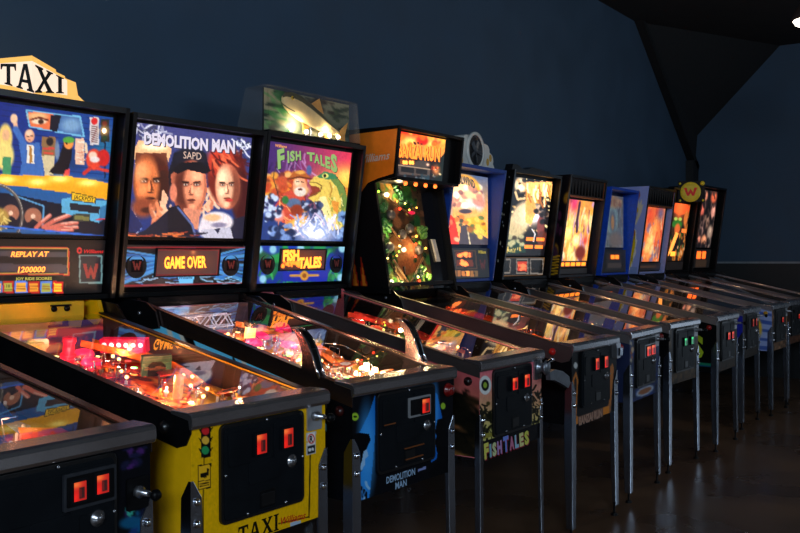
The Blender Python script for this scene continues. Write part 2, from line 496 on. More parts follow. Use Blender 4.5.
        for x, z in ((-.165, .77), (.156, .77), (0, .905), (-.08, .645), (.08, .645)):
            d.lathe([(.005, 0), (.004, .004), (0, .005)], (x, -.0145, z), STEEL, 8, (0, -1, 0))
        o = d.build('coin_door', s.e, bevel=.0015)
        if wide:
            x0, x1, z0, z1 = wide
            q = MB(); q.py(rrect(x0, z0, x1, z1, .004), -.024, -.0175, plate or PLATE); q.py(rrect(x0 + .008, z0 + .008, x1 - .008, z1 - .008, .003), -.026, -.0235, BLACK)
            q.build('coin_plate', o)
        for x0, x1, z0, z1 in slots:
            q = MB(); q.py(rrect(x0 - .006, z0 - .006, x1 + .006, z1 + .006, .004), -.0265, -.0175, DOORM)
            b_ = np.array(lit, float) * np.array([1, .75, .6]); g_ = .72 + .35 * power
            w_ = Art(12, 16, None, b_ * .74 * g_)
            w_.glow(.15, .12, .6, np.minimum(b_ + np.array([0, 90, 40]), 300) * g_, 1.0, .25); w_.glow(.1, .8, .35, b_ * g_, .9, .4)
            w_.rect(.42, .3, .86, .88, b_ * .16); w_.rect(.5, .38, .6, .8, b_ * .45 * g_)
            q.py(rrect(x0, z0, x1, z1, .003), -.0285, -.026, BLACK)
            q.art(w_, lambda u, v, d: (x0 + (x1 - x0) * u, -.0292 - d, z1 + (z0 - z1) * v), LIT)
            q.build('coin_slot', o)
        q = MB(); q.lathe([(.02, 0), (.02, .006), (.012, .008), (.011, .014), (0, .015)], (.105, -.0145, .765), STEEL, 16, (0, -1, 0))
        q.build('door_lock', o)
        return s
    def plunger(s, x=.224, z=.885, knob=BLACK, plate=None):
        plate = plate or PLATE
        q = MB()
        q.py(rrect(x - .033, z - .045, x + .035, z + .035, .006), -.006, -.0015, plate)
        q.lathe([(.016, 0), (.015, .012), (.008, .016), (.008, .04)], (x, -.006, z), STEEL, 14, (0, -1, 0))
        q.cyl((x, -.04, z), (x, -.062, z), .004, CHROME, n=8)
        q.lathe([(.005, 0), (.013, .006), (.015, .014), (.01, .022), (0, .024)], (x, -.06, z), knob, 14, (0, -1, 0))
        q.build('plunger', s.e)
        return s
    # --- playfield
    def field(s, art, apron=BLACK, back=None):
        hw = s.hw - .022; P = s.P
        b = MB()
        y0, y1 = .03, 1.11
        b.hexa([(-hw, y0, P(y0) - .012), (hw, y0, P(y0) - .012), (hw, y1, P(y1) - .012), (-hw, y1, P(y1) - .012),
                (-hw, y0, P(y0) - .0005), (hw, y0, P(y0) - .0005), (hw, y1, P(y1) - .0005), (-hw, y1, P(y1) - .0005)], INNER)
        b.art(art, lambda u, v, d: (-hw + 2 * hw * u, y1 + (y0 - y1) * v, P(y1 + (y0 - y1) * v) + .0008 + d), FIELD)
        s.pf = b.build('playfield', s.e)
        a = MB()
        a.hexa([(-hw, .03, P(.03)), (hw, .03, P(.03)), (hw, .15, P(.15)), (-hw, .15, P(.15)),
                (-hw, .03, P(.03) + .035), (hw, .03, P(.03) + .035), (hw * .55, .17, P(.17) + .02), (-hw * .55, .17, P(.17) + .02)], apron)
        a.build('apron', s.pf, bevel=.003)
        if back is not None:
            q = MB(); z0, z1 = P(1.1), s.T(1.1) - .012
            q.box((-hw, 1.1, z0), (hw, 1.108, z1), BLACK)
            q.art(back, lambda u, v, d: (-hw + 2 * hw * u, 1.0985 - d, z1 + (z0 - z1) * v), LIT)
            q.build('back_panel', s.pf)
        return s
    def put(s, name, mb, x=0, y=0, dz=0, rz=0):
        """stand a piece (mesh or ready mesh data) on the playfield"""
        if isinstance(mb, MB): o = mb.build(name, s.pf)
        else:
            o = bpy.data.objects.new(name, mb); COL.objects.link(o); o.parent = s.pf
        o.location = (x, y, s.P(y) + dz); o.rotation_euler = (math.atan(s.sl - .045), 0, rz)
        return o
    def lamp(s, x, y, dz, power, rgb=(1, .55, .25), r=.012):
        l = bpy.data.lights.new('playfield_lamp', 'POINT'); l.energy = power; l.color = rgb; l.shadow_soft_size = r
        o = bpy.data.objects.new('playfield_lamp', l); COL.objects.link(o); o.parent = s.e
        o.location = (x, y, s.P(y) + dz)
    def furnish(s, cap=(220, 30, 60), cap_lit=1.5, accent=(240, 200, 40), bumpers=((-.06, .8), (.06, .86), (.02, .7)), bulbs=10,
                ramp=(230, 160, 60), seed=0, warm=(255, 190, 110), bulb_power=14, targets=4, wire=True, flip=(235, 215, 80)):
        r = random.Random(seed)
        cm = glow('bumper_cap_%d_%d_%d' % cap, cap, cap_lit); am = paint('plastic_%d_%d_%d' % accent, accent, .25, coat=.5)
        rm = paint('ramp_%d_%d_%d' % ramp, ramp, .15, coat=1); fm = paint('flipper_%d_%d_%d' % flip, flip, .3)
        bm = glow('bulb_%d_%d_%d' % warm, warm, bulb_power)
        me = None
        for x, y in bumpers:
            if me is None:
                q = MB(); q.lathe([(.026, 0), (.022, .008), (.018, .01), (.018, .032)], (0, 0, 0), RUBBER, 18)
                q.lathe([(.034, .03), (.036, .036), (.030, .048), (.012, .054), (0, .055)], (0, 0, 0), cm, 20)
                o = s.put('pop_bumper', q, x, y); me = o.data
            else: s.put('pop_bumper', me, x, y)
        for k in (-1, 1):
            q = MB(); q.pz([(-.012, -.008), (0, -.012), (.07, -.006), (.076, 0), (.07, .006), (0, .012), (-.012, .008)], .006, .022, fm)
            q.pz([(-.014, -.01), (0, -.014), (.072, -.008), (.079, 0), (.072, .008), (0, .014), (-.014, .01)], .010, .017, paint('red_rubber', (170, 25, 20), .5))
            s.put('flipper', q, k * .095, .235, 0, -.45 if k < 0 else PI + .45)
            q = MB(); tri = [(0, 0), (k * .055, .03), (k * .05, .17), (k * .035, .17)]
            if k < 0: tri = tri[::-1]
            q.pz(tri, .022, .027, am)
            for p in tri: q.cyl((p[0] * .9, p[1] * .9 + .008, 0), (p[0] * .9, p[1] * .9 + .008, .022), .004, RUBBER, n=8)
            s.put('slingshot', q, k * .115, .31)
        tm = None
        for k in range(targets):
            a = k / max(1, targets - 1)
            if tm is None:
                q = MB(); q.box((-.011, -.002, .002), (.011, .002, .034), am); o = s.put('target', q, -.2, .5, 0, 1.2); tm = o.data
            else: s.put('target', tm, -.2 + (.0 if k % 2 else .38), .5 + .04 * k, 0, 1.2 if k % 2 else -1.2)
        bd = None
        for k in range(bulbs):
            x, y = r.uniform(-.22, .22), .28 + .75 * (k + r.random()) / bulbs
            if bd is None:
                q = MB(); q.sphere((0, 0, .03), .0065, bm); q.cyl((0, 0, 0), (0, 0, .024), .004, STEEL, n=8); o = s.put('bulb', q, x, y); bd = o.data
            else: s.put('bulb', bd, x, y)
        # ramp: a channel rising towards the rear
        q = MB(); n = 14; path = []
        for k in range(n + 1):
            t = k / n; path.append(Vector((.16 - .10 * t + .08 * math.sin(PI * t), .45 + .5 * t, .004 + .058 * t)))
        for a, c in zip(path, path[1:]):
            q.hexa([a + Vector((-.024, 0, -.002)), a + Vector((.024, 0, -.002)), c + Vector((.024, 0, -.002)), c + Vector((-.024, 0, -.002)),
                    a + Vector((-.024, 0, .001)), a + Vector((.024, 0, .001)), c + Vector((.024, 0, .001)), c + Vector((-.024, 0, .001))], rm)
            for k in (-1, 1):
                q.hexa([a + Vector((k * .024 - .001, 0, 0)), a + Vector((k * .024 + .001, 0, 0)), c + Vector((k * .024 + .001, 0, 0)), c + Vector((k * .024 - .001, 0, 0)),
                        a + Vector((k * .024 - .001, 0, .022)), a + Vector((k * .024 + .001, 0, .022)), c + Vector((k * .024 + .001, 0, .022)), c + Vector((k * .024 - .001, 0, .022))], rm)
        s.put('ramp', q)
        if wire:
            q = MB()
            for k in (-1, 1):
                q.tube([(-.19 + k * .011 + .03 * math.sin(3 * t), .3 + .65 * t, .03 + .04 * t) for t in [j / 14 for j in range(15)]], .0022, CHROME, 6)
            for t in (.1, .5, .9):
                q.cyl((-.19 + .03 * math.sin(3 * t), .3 + .65 * t, 0), (-.19 + .03 * math.sin(3 * t), .3 + .65 * t, .03 + .04 * t), .002, CHROME, n=6)
            s.put('wire_ramp', q)
        return s
    def clutter(s, n, cols, seed=1, hot=(255, 170, 90), hotp=4, dens=1.0, lamp_cols=((255, 120, 50), (255, 220, 140), (255, 60, 50), (255, 255, 210), (120, 255, 120))):
        # posts with rubber rings, printed plastics, lit inserts, wire guides
        r = random.Random(seed); posts, ins = {}, {}
        for k in range(n):
            x, y = r.uniform(-s.hw + .05, s.hw - .05), r.uniform(.2, 1.06)
            t = k % 4
            if t == 0:
                c = r.choice([(225, 215, 200), (250, 190, 90), (230, 60, 40), (240, 240, 240)])
                if c not in posts:
                    q = MB(); q.lathe([(.005, 0), (.005, .012), (.009, .014), (.009, .02), (.005, .022), (.005, .034), (0, .036)], (0, 0, 0), paint('post_%d_%d_%d' % c, c, .2, coat=.5), 10); posts[c] = s.put('post', q, x, y).data
                else: s.put('post', posts[c], x, y)
            elif t == 1:
                q = MB(); c = r.choice(cols); c2 = r.choice(cols); a0 = r.uniform(0, 6); m_ = r.randint(3, 6); rad = r.uniform(.018, .042)
                P = [(rad * r.uniform(.6, 1.2) * math.cos(a0 + 2 * PI * j / m_), rad * r.uniform(.6, 1.2) * 1.4 * math.sin(a0 + 2 * PI * j / m_)) for j in range(m_)]
                h = r.uniform(.024, .05); q.pz(P, h, h + .003, paint('plastic_%d_%d_%d' % c, c, .2, coat=.6)); q.pz([(p[0] * .55, p[1] * .55) for p in P], h + .003, h + .0036, paint('plastic_%d_%d_%d' % c2, c2, .2, coat=.6))
                for p in P[:3]: q.cyl((p[0] * .8, p[1] * .8, 0), (p[0] * .8, p[1] * .8, h), .0035, STEEL, n=6)
                s.put('plastic_panel', q, x, y, 0, r.uniform(0, 6))
            elif t == 2:
                c = r.choice(lamp_cols)
                if c not in ins:
                    q = MB(); q.lathe([(.011, 0), (.011, .0022), (0, .003)], (0, 0, 0), glow('insert_%d_%d_%d' % c, c, hotp), 12); ins[c] = s.put('insert_light', q, x, y).data
                else: s.put('insert_light', ins[c], x, y)
            else:
                q = MB(); l = r.uniform(.05, .14); a0 = r.uniform(.6, 2.4); h = r.uniform(.015, .055); b_ = r.uniform(-.03, .03)
                q.tube([(0, 0, 0), (0, 0, h), (l * .5 * math.cos(a0) + b_, l * .5 * math.sin(a0), h + .006), (l * math.cos(a0), l * math.sin(a0), h), (l * math.cos(a0), l * math.sin(a0), 0)], .0022, CHROME, 6)
                if abs(x + l * math.cos(a0)) < s.hw - .03 and y + l < 1.08: s.put('wire_guide', q, x, y)
        return s
    # --- head
    def head(s, mat, trim=TRIM, inner=BLACK, rec=.06, left=None, edge=.018, vert=False, back_y=1.42):
        hb, zt, b = s.hb, s.zt, MB()
        s.rec = rec; s.vert = vert
        prof = [(yfront(ZB), ZB), (yfront(zt), zt), (back_y, zt), (back_y, ZB)]
        for k in (-1, 1):
            b.px(prof, k * hb, k * (hb - .018), mat)
            xs = sorted((k * (hb + .0008), k * (hb - .0188)))
            b.hexa([(xs[0], yfront(ZB) - .004, ZB), (xs[1], yfront(ZB) - .004, ZB), (xs[1], yfront(ZB) + .004, ZB), (xs[0], yfront(ZB) + .004, ZB),
                    (xs[0], yfront(zt) - .004, zt + .001), (xs[1], yfront(zt) - .004, zt + .001), (xs[1], yfront(zt) + .004, zt + .001), (xs[0], yfront(zt) + .004, zt + .001)], trim)
        b.box((-hb + .018, yfront(zt), zt - .02), (hb - .018, back_y, zt), mat)
        b.box((-hb + .018, yfront(zt) - .004, zt - .021), (hb - .018, yfront(zt) + .003, zt + .001), trim)
        b.box((-hb + .018, yfront(ZB) + .01, ZB), (hb - .018, back_y, ZB + .018), mat)
        b.box((-hb + .018, back_y - .012, ZB + .018), (hb - .018, back_y, zt - .02), BLACK)
        w = hb - .018
        f = s.plane(rec + .006)
        b.hexa([(-w, f(ZB + .018), ZB + .018), (w, f(ZB + .018), ZB + .018), (w, f(ZB + .018) + .012, ZB + .018), (-w, f(ZB + .018) + .012, ZB + .018),
                (-w, f(zt - .02), zt - .02), (w, f(zt - .02), zt - .02), (w, f(zt - .02) + .012, zt - .02), (-w, f(zt - .02) + .012, zt - .02)], inner)
        if left is not None:
            b.art(left, lambda u, v, d: (-hb - .001 - d, (back_y - .002) * (1 - u) + (yfront(zt + (ZB - zt) * v) + .006) * u, zt + (ZB - zt) * v), PRINT)
        s.box_ = b.build('backbox', s.e)
        return s
    def plane(s, rec):
        if s.vert: return lambda z: 1.165 - .02 + rec - .045
        return lambda z: yfront(z) + rec
    def sheet(s, name, art, x0, x1, z0, z1, rec, mat=LIT, frame=None, fw=.012, thick=.005, parent=None):
        f = s.plane(rec); b = MB()
        def F(u, v, d):
            z = z1 + (z0 - z1) * v; return (x0 + (x1 - x0) * u, f(z) - d, z)
        q = .0008
        b.hexa([(x0, f(z0) + q, z0), (x1, f(z0) + q, z0), (x1, f(z0) + thick, z0), (x0, f(z0) + thick, z0),
                (x0, f(z1) + q, z1), (x1, f(z1) + q, z1), (x1, f(z1) + thick, z1), (x0, f(z1) + thick, z1)], BLACK)
        b.art(art, F, mat)
        if frame:
            for (a0, c0, a1, c1) in ((x0 - fw, z0 - fw, x1 + fw, z0), (x0 - fw, z1, x1 + fw, z1 + fw), (x0 - fw, z0, x0, z1), (x1, z0, x1 + fw, z1)):
                b.hexa([(a0, f(c0) - .005, c0), (a1, f(c0) - .005, c0), (a1, f(c0) + thick, c0), (a0, f(c0) + thick, c0),
                        (a0, f(c1) - .005, c1), (a1, f(c1) - .005, c1), (a1, f(c1) + thick, c1), (a0, f(c1) + thick, c1)], frame)
        return b.build(name, parent or s.e)
    def hinges(s):
        for k in (-1, 1):
            q = MB(); x = k * (s.hw + .014)
            q.px([(.98, s.T(.98) - .06), (1.0, s.T(1.0) + .0), (1.06, 1.205), (1.16, 1.215), (1.32, 1.215), (1.34, 1.13), (1.2, 1.08)], x - .004, x + .004, TRIM)
            for y, z in ((1.1, 1.16), (1.28, 1.15)):
                q.lathe([(.01, 0), (.008, .005), (0, .006)], (x + k * .004, y, z), STEEL, 10, (k, 0, 0))
            q.build('hinge', s.e)
        return s

# ------------------------------------------------------------------ artwork helpers
SKIN = (238, 150, 100)
def face(a, cx, cy, rx, ry, skin, shade, side=1, hair=None):
    """generic painted portrait: head, shaded side, brows, eyes, nose, mouth"""
    hi = tuple(min(310, v * 1.22 + 16) for v in skin); dk = tuple(v * .55 for v in shade)
    a.ell(cx, cy, rx, ry, shade, .10)
    a.ell(cx + side * rx * .55, cy + ry * .1, rx * .5, ry * .8, dk, .8, 0, .8)
    a.ell(cx - side * rx * .26, cy - ry * .02, rx * .7, ry * .9, skin, .35)
    a.ell(cx - side * rx * .42, cy - ry * .42, rx * .36, ry * .26, hi, .9, 0, .9)
    a.ell(cx - side * rx * .48, cy + ry * .22, rx * .26, ry * .2, hi, .9, 0, .8)
    a.ell(cx - side * rx * .1, cy + ry * .8, rx * .26, ry * .12, hi, .9, 0, .6)
    e = -side * rx * .06
    for k in (-1, 1):
        a.ell(cx + e + k * rx * .36, cy - ry * .1, rx * .24, ry * .1, dk, .9, 0, .75)
        a.line([(cx + e + k * rx * .56, cy - ry * .18), (cx + e + k * rx * .18, cy - ry * .15)], ry * .035, (36, 18, 14))
        a.ell(cx + e + k * rx * .36, cy - ry * .07, rx * .13, ry * .03, (245, 225, 210), .5)
        a.ell(cx + e + k * rx * .35, cy - ry * .07, rx * .06, ry * .03, (20, 14, 16), .5)
    a.poly([(cx + e - rx * .03, cy - ry * .1), (cx + e + rx * .05, cy - ry * .1), (cx + e + side * rx * .2, cy + ry * .26), (cx + e + side * rx * .02, cy + ry * .28)], dk, .6)
    a.ell(cx + e - side * rx * .06, cy + ry * .12, rx * .07, ry * .16, hi, .7, 0, .9)
    a.ell(cx + e, cy + ry * .31, rx * .16, ry * .03, dk, .8, 0, .8)
    a.ell(cx + e, cy + ry * .52, rx * .26, ry * .055, tuple(v * .8 for v in shade), .5)
    a.line([(cx + e - rx * .24, cy + ry * .515), (cx + e + rx * .24, cy + ry * .515)], ry * .018, (50, 20, 18))
    a.ell(cx + e, cy + ry * .62, rx * .2, ry * .035, dk, .8, 0, .6)

def dots_glow(a, pts, r, c, op=.8):
    for x, y in pts: a.glow(x, y, r, c, op)

# ---- second machine (yellow): head artwork
def art_cab_glass():
    a = Art(180, 120, [(-49.0, 94.9), (112.4, 117.7), (103.0, 235.7), (-57.9, 232.5)], (22, 42, 130)).tf(0, 90, 6.12)
    a.grad((18, 26, 120), (30, 84, 160), (-300, 100), (700, 500))
    for y in range(60, 540, 34): a.line([(-420, y - 40), (760, y + 60)], 3, (16, 30, 95), .7)
    a.ell(420, 430, 90, 60, (24, 60, 120), .8); a.ell(640, 350, 70, 60, (40, 140, 160), .9, 0, .5)
    # mirror with an eye
    a.poly([(150, 118), (490, 160), (515, 290), (172, 228)], (120, 190, 230)); a.poly([(162, 128), (480, 168), (502, 278), (180, 220)], (70, 110, 170))
    a.poly([(165, 130), (320, 148), (305, 245), (180, 218)], (246, 120, 70)); a.ell(225, 160, 60, 22, (255, 190, 130), .6)
    a.ell(235, 192, 46, 16, (255, 225, 190), .4); a.ell(245, 193, 17, 15, (60, 30, 20), .4); a.line([(185, 180), (235, 168), (285, 182)], 7, (120, 40, 20))
    a.poly([(305, 150), (370, 155), (345, 255), (300, 245)], (25, 20, 35)); a.ell(430, 215, 60, 40, (130, 170, 210), .8)
    # notice and signal
    a.rect(545, 165, 600, 335, (225, 215, 215)); a.ell(573, 190, 20, 22, (230, 40, 40), .2)
    for y in range(222, 330, 12): a.line([(556, y), (590, y)], 4, (120, 60, 60))
    a.rect(612, 178, 664, 318, (46, 44, 34)); a.ell(636, 205, 16, 16, (110, 40, 25)); a.glow(633, 248, 34, (255, 190, 110)); a.ell(633, 248, 14, 15, (400, 360, 300)); a.ell(636, 292, 14, 14, (40, 70, 40))
    a.rect(632, 318, 642, 540, (20, 30, 60))
    # bystanders (generic): woman, waving man in a suit, boxy robot, cloaked figure, runner in red
    a.ell(28, 290, 42, 85, (252, 214, 120), .3); a.ell(30, 275, 22, 36, (250, 190, 140), .3); a.ell(20, 400, 60, 90, (252, 226, 130), .3); a.rect(10, 410, 62, 540, (70, 150, 100))
    a.ell(-150, 300, 60, 90, (200, 80, 60), .3); a.ell(-150, 250, 30, 40, (245, 180, 130), .3); a.ell(-300, 330, 70, 110, (60, 120, 60), .4)
    a.line([(82, 170), (92, 230)], 16, (255, 190, 150)); a.ell(80, 175, 22, 30, (255, 205, 165), .3)
    a.line([(90, 240), (130, 310), (150, 350)], 24, (64, 112, 190))
    a.poly([(110, 330), (235, 320), (262, 470), (262, 545), (110, 545), (128, 440)], (64, 110, 186)); a.poly([(160, 335), (200, 335), (205, 450), (160, 450)], (250, 240, 225)); a.poly([(172, 340), (188, 340), (194, 440), (176, 450)], (190, 130, 50))
    a.ell(176, 280, 30, 40, (250, 175, 135), .2); a.ell(172, 262, 20, 16, (255, 215, 180), .8); a.line([(162, 282), (170, 282)], 4, (60, 30, 20)); a.line([(182, 282), (192, 282)], 4, (60, 30, 20)); a.line([(168, 303), (188, 303)], 3, (140, 50, 40))
    a.rect(250, 285, 335, 400, (150, 110, 70)); a.ell(300, 315, 22, 26, (40, 30, 30)); a.rect(258, 350, 330, 365, (220, 70, 60)); a.rect(262, 380, 325, 392, (220, 80, 60)); a.ell(345, 370, 14, 60, (120, 140, 170), .5)
    a.poly([(250, 400), (330, 400), (320, 520), (270, 520)], (225, 205, 160))
    a.poly([(385, 320), (440, 350), (430, 430), (400, 520), (290, 505), (350, 430)], (22, 16, 24)); a.ell(415, 325, 30, 36, (250, 150, 70), .2); a.ell(415, 305, 36, 20, (90, 170, 60), .3); a.ell(402, 325, 7, 7, (40, 20, 20)); a.poly([(395, 490), (425, 480), (415, 530), (380, 530)], (230, 70, 70))
    a.rect(455, 295, 510, 455, (248, 200, 170)); a.strokes((462, 310, 500, 440), 22, 26, 3, [(230, 140, 110), (255, 240, 220)], (-.2, .2), 3)
    a.ell(570, 425, 48, 66, (238, 70, 45), .2); a.ell(628, 415, 38, 52, (214, 36, 32), .2); a.ell(563, 400, 26, 24, (255, 215, 190), .4); a.ell(575, 425, 30, 18, (245, 230, 225), .4)
    a.line([(545, 480), (510, 510)], 14, (214, 50, 40)); a.line([(590, 480), (655, 495)], 12, (225, 60, 45)); a.line([(525, 380), (520, 330)], 10, (255, 220, 180))
    # dashboard: lit orange sweep (second crop is 70 px lower => +428)
    D = 428
    a.poly([(-420, 78 + D), (120, 92 + D), (420, 100 + D), (560, 120 + D), (690, 150 + D), (690, 250 + D), (430, 205 + D), (150, 165 + D), (-420, 105 + D)], (252, 176, 28))
    for x, y in ((225, 135), (360, 115), (535, 140), (30, 120), (-160, 110)): a.glow(x, y + D, 70, (330, 290, 150), .95, 26)
    a.poly([(-420, 105 + D), (150, 165 + D), (430, 205 + D), (690, 252 + D), (690, 480 + D), (-420, 470 + D)], (34, 92, 158))
    a.poly([(-420, 190 + D), (60, 205 + D), (330, 262 + D), (270, 300 + D), (260, 420 + D), (-420, 420 + D)], (18, 22, 42)); a.poly([(40, 215 + D), (262, 290 + D), (258, 410 + D), (60, 400 + D)], (24, 26, 44))
    a.line([(60, 208 + D), (262, 282 + D), (255, 400 + D)], 6, (90, 160, 210)); a.poly([(330, 262 + D), (690, 300 + D), (690, 470 + D), (260, 440 + D), (270, 300 + D)], (16, 20, 36))
    for x, y in ((60, 325), (197, 345)): a.ell(x, y + D, 52, 52, (178, 110, 84), .1); a.ell(x, y + D, 14, 14, (255, 210, 180), .3); a.poly([(x - 60, y + 60 + D), (x, y + 14 + D), (x + 60, y + 60 + D)], (22, 22, 40))
    # steering wheel
    m = np.hypot((a.X + 40) / 170, (a.Y - (340 + D)) / 190); a.mix(np.clip(1 - abs(m - 1) / .07, 0, 1) * 2, (92, 78, 70)); a.mix(np.clip(1 - abs(m - 1.02) / .02, 0, 1), (210, 200, 190))
    a.ell(-20, 360 + D, 70, 70, (190, 150, 70), .3); a.strokes((-80, 310 + D, 40, 410 + D), 20, 40, 5, [(240, 210, 120), (90, 60, 30)], (0, 3), 5)
    # hand reaching
    for pts, w in (([(215, 415), (250, 380), (300, 340)], 15), ([(260, 410), (330, 370), (420, 335)], 17), ([(280, 420), (370, 395), (465, 383)], 16), ([(300, 430), (390, 415), (468, 412)], 13), ([(300, 432), (370, 432), (440, 430)], 10)):
        a.line([(x, y + D) for x, y in pts], w, (226, 112, 92)); a.line([(x, y - 5 + D) for x, y in pts[1:]], w * .4, (250, 180, 160))
    # radio with its sign
    a.poly([(372, 240 + D), (440, 225 + D), (665, 255 + D), (665, 330 + D), (600, 385 + D), (372, 320 + D)], (96, 178, 220)); a.poly([(420, 262 + D), (608, 285 + D), (600, 330 + D), (425, 305 + D)], (36, 34, 46)); a.rect(440, 330 + D, 545, 375 + D, (60, 60, 50)); a.poly([(610, 290 + D), (665, 262 + D), (665, 330 + D), (602, 384 + D)], (56, 120, 170))
    a.poly([(430, 193 + D), (584, 228 + D), (580, 268 + D), (428, 246 + D)], (20, 20, 20)); a.poly([(436, 200 + D), (577, 232 + D), (574, 262 + D), (434, 241 + D)], (250, 196, 40))
    a.text('JACKPOT', (444, 238 + D), (566, 257 + D), 27, (30, 20, 10), .012)
    a.poly([(450, 338 + D), (540, 348 + D), (538, 372 + D), (450, 364 + D)], (130, 125, 70)); a.line([(585, 365 + D), (660, 358 + D)], 5, (230, 50, 50))
    a.poly([(-420, 425 + D), (690, 470 + D), (690, 560 + D), (-420, 520 + D)], (10, 12, 18)); a.line([(-420, 400 + D), (0, 405 + D), (690, 474 + D)], 7, (50, 110, 220))
    a.noise(.07); return a

def art_cab_panel():
    a = Art(190, 56, [(-60, 241), (106, 240.5), (101.4, 291.5), (-63.5, 298)], (7, 7, 9)).tf(0, 230, 6.12)
    a.rect(-420, 112, 416, 276, (205, 48, 40)); a.rect(-420, 117, 408, 270, (190, 190, 80), .8); a.rect(-420, 122, 403, 265, (14, 13, 16))
    a.rect(-400, 137, 396, 170, (64, 66, 80)); a.rect(-400, 212, 402, 260, (64, 60, 74))
    a.glow(165, 152, 150, (130, 60, 30), .7, 26); a.glow(180, 240, 120, (130, 60, 30), .7, 26)
    a.text('REPLAY AT', (50, 171), (288, 166), 31, (400, 230, 90), .02, .25, (0, -1)); a.text('1200000', (93, 262), (264, 258), 34, (400, 230, 90), .02, .2, (0, -1))
    a.text('JOY RIDE SCORES', (80, 308), (305, 303), 17, (205, 200, 90), .02, 0, (0, -1))
    for x0, x1, c, g in ((-70, 0, (60, 110, 190), (250, 190, 70)), (2, 68, (190, 30, 30), (176, 176, 70)), (74, 154, (90, 130, 230), (255, 180, 60)), (158, 228, (196, 40, 34), (255, 165, 50)), (233, 306, (90, 130, 220), (180, 180, 80)), (310, 376, (214, 34, 34), (300, 220, 60))):
        a.rect(x0, 312, x1, 382, c); a.rect(x0 + 9, 324, x1 - 9, 374, g)
        if x0 == 2: a.text('10', (24, 350), (46, 350), 18, (50, 50, 20), .03, 0, (0, -1)); a.line([(14, 364), (56, 364)], 4, (90, 90, 40), .8)
        else: a.line([(x0 + 15, 342), (x1 - 15, 342)], 5, (170, 90, 30), .7); a.line([(x0 + 15, 357), (x1 - 15, 357)], 5, (170, 90, 30), .7)
    a.ell(480, 128, 17, 19, (214, 30, 34)); a.ell(480, 128, 8, 9, (20, 10, 14))
    a.text('Williams', (508, 143), (634, 141), 22, (220, 30, 34), .02, .3, (0, -1))
    a.rect(478, 153, 626, 323, (110, 150, 152)); a.rect(487, 162, 617, 314, (22, 24, 36)); a.wlogo(552, 250, 100, 88, (150, 40, 38))
    return a

def art_cab_front():
    a = Art(190, 150, [(189.2, 424.5), (324.0, 399.1), (324.4, 514.9), (189.9, 560.7)], (236, 178, 6)).tf(170, 400, 4.0)
    a.noise(.04, 2)
    a.rect(0, 500, 20, 700, (40, 30, 10), .2)
    a.poly([(118, 96), (156, 92), (158, 228), (120, 234)], (20, 18, 16))
    for y in (112, 150, 192):
        a.poly([(108, y), (120, y + 8), (120, y + 26)], (20, 18, 16)); a.poly([(168, y - 4), (156, y + 4), (156, y + 22)], (20, 18, 16))
    a.ell(137, 124, 15, 17, (220, 40, 44), .15); a.ell(137, 162, 15, 16, (236, 180, 60), .15); a.ell(136, 202, 15, 17, (40, 150, 84), .15)
    a.line([(131, 232), (131, 258)], 3, (30, 25, 10)); a.line([(128, 360), (127, 640)], 3.5, (40, 30, 10)); a.line([(557, 222), (552, 470)], 3.5, (40, 30, 10)); a.line([(552, 468), (430, 496)], 3, (40, 30, 10))
    a.poly([(105, 262), (160, 254), (158, 352), (106, 364)], (30, 26, 14)); a.poly([(109, 266), (156, 259), (154, 318), (110, 326)], (240, 180, 30)); a.poly([(110, 330), (154, 321), (154, 348), (110, 358)], (240, 180, 30))
    a.poly([(115, 296), (150, 288), (140, 312), (118, 312)], (24, 20, 14)); a.ell(146, 280, 5, 6, (24, 20, 14)); a.line([(146, 282), (146, 300)], 5, (24, 20, 14))
    a.line([(114, 338), (150, 331)], 3, (60, 40, 10)); a.line([(114, 347), (150, 340)], 3, (60, 40, 10))
    a.poly([(541, 132), (580, 124), (578, 214), (541, 222)], (190, 190, 190)); a.poly([(545, 136), (576, 129), (575, 176), (545, 183)], (236, 226, 220)); a.ell(561, 156, 14, 20, (210, 60, 50), .2); a.ell(561, 156, 10, 15, (236, 226, 220), .2)
    a.text('R', (554, 170), (568, 167), 26, (30, 30, 30), .03, 0, (0, -1)); a.poly([(545, 186), (576, 179), (575, 212), (545, 219)], (40, 42, 46)); a.ell(555, 200, 6, 7, (220, 220, 220)); a.ell(567, 197, 5, 6, (220, 220, 220))
    slab_art(a, 'TAXI', (268, 577), (430, 520), 66, (26, 22, 10), (236, 178, 6))
    a.text('Williams', (438, 500), (538, 474), 30, (196, 40, 24), .012, .3, (0, -1))
    a.poly([(478, 492), (518, 482), (518, 500), (478, 510)], (170, 190, 210))
    a.spots((0, 50, 620, 640), 40, 2, 5, [(190, 140, 10), (210, 160, 30)], 4, .6)
    return a

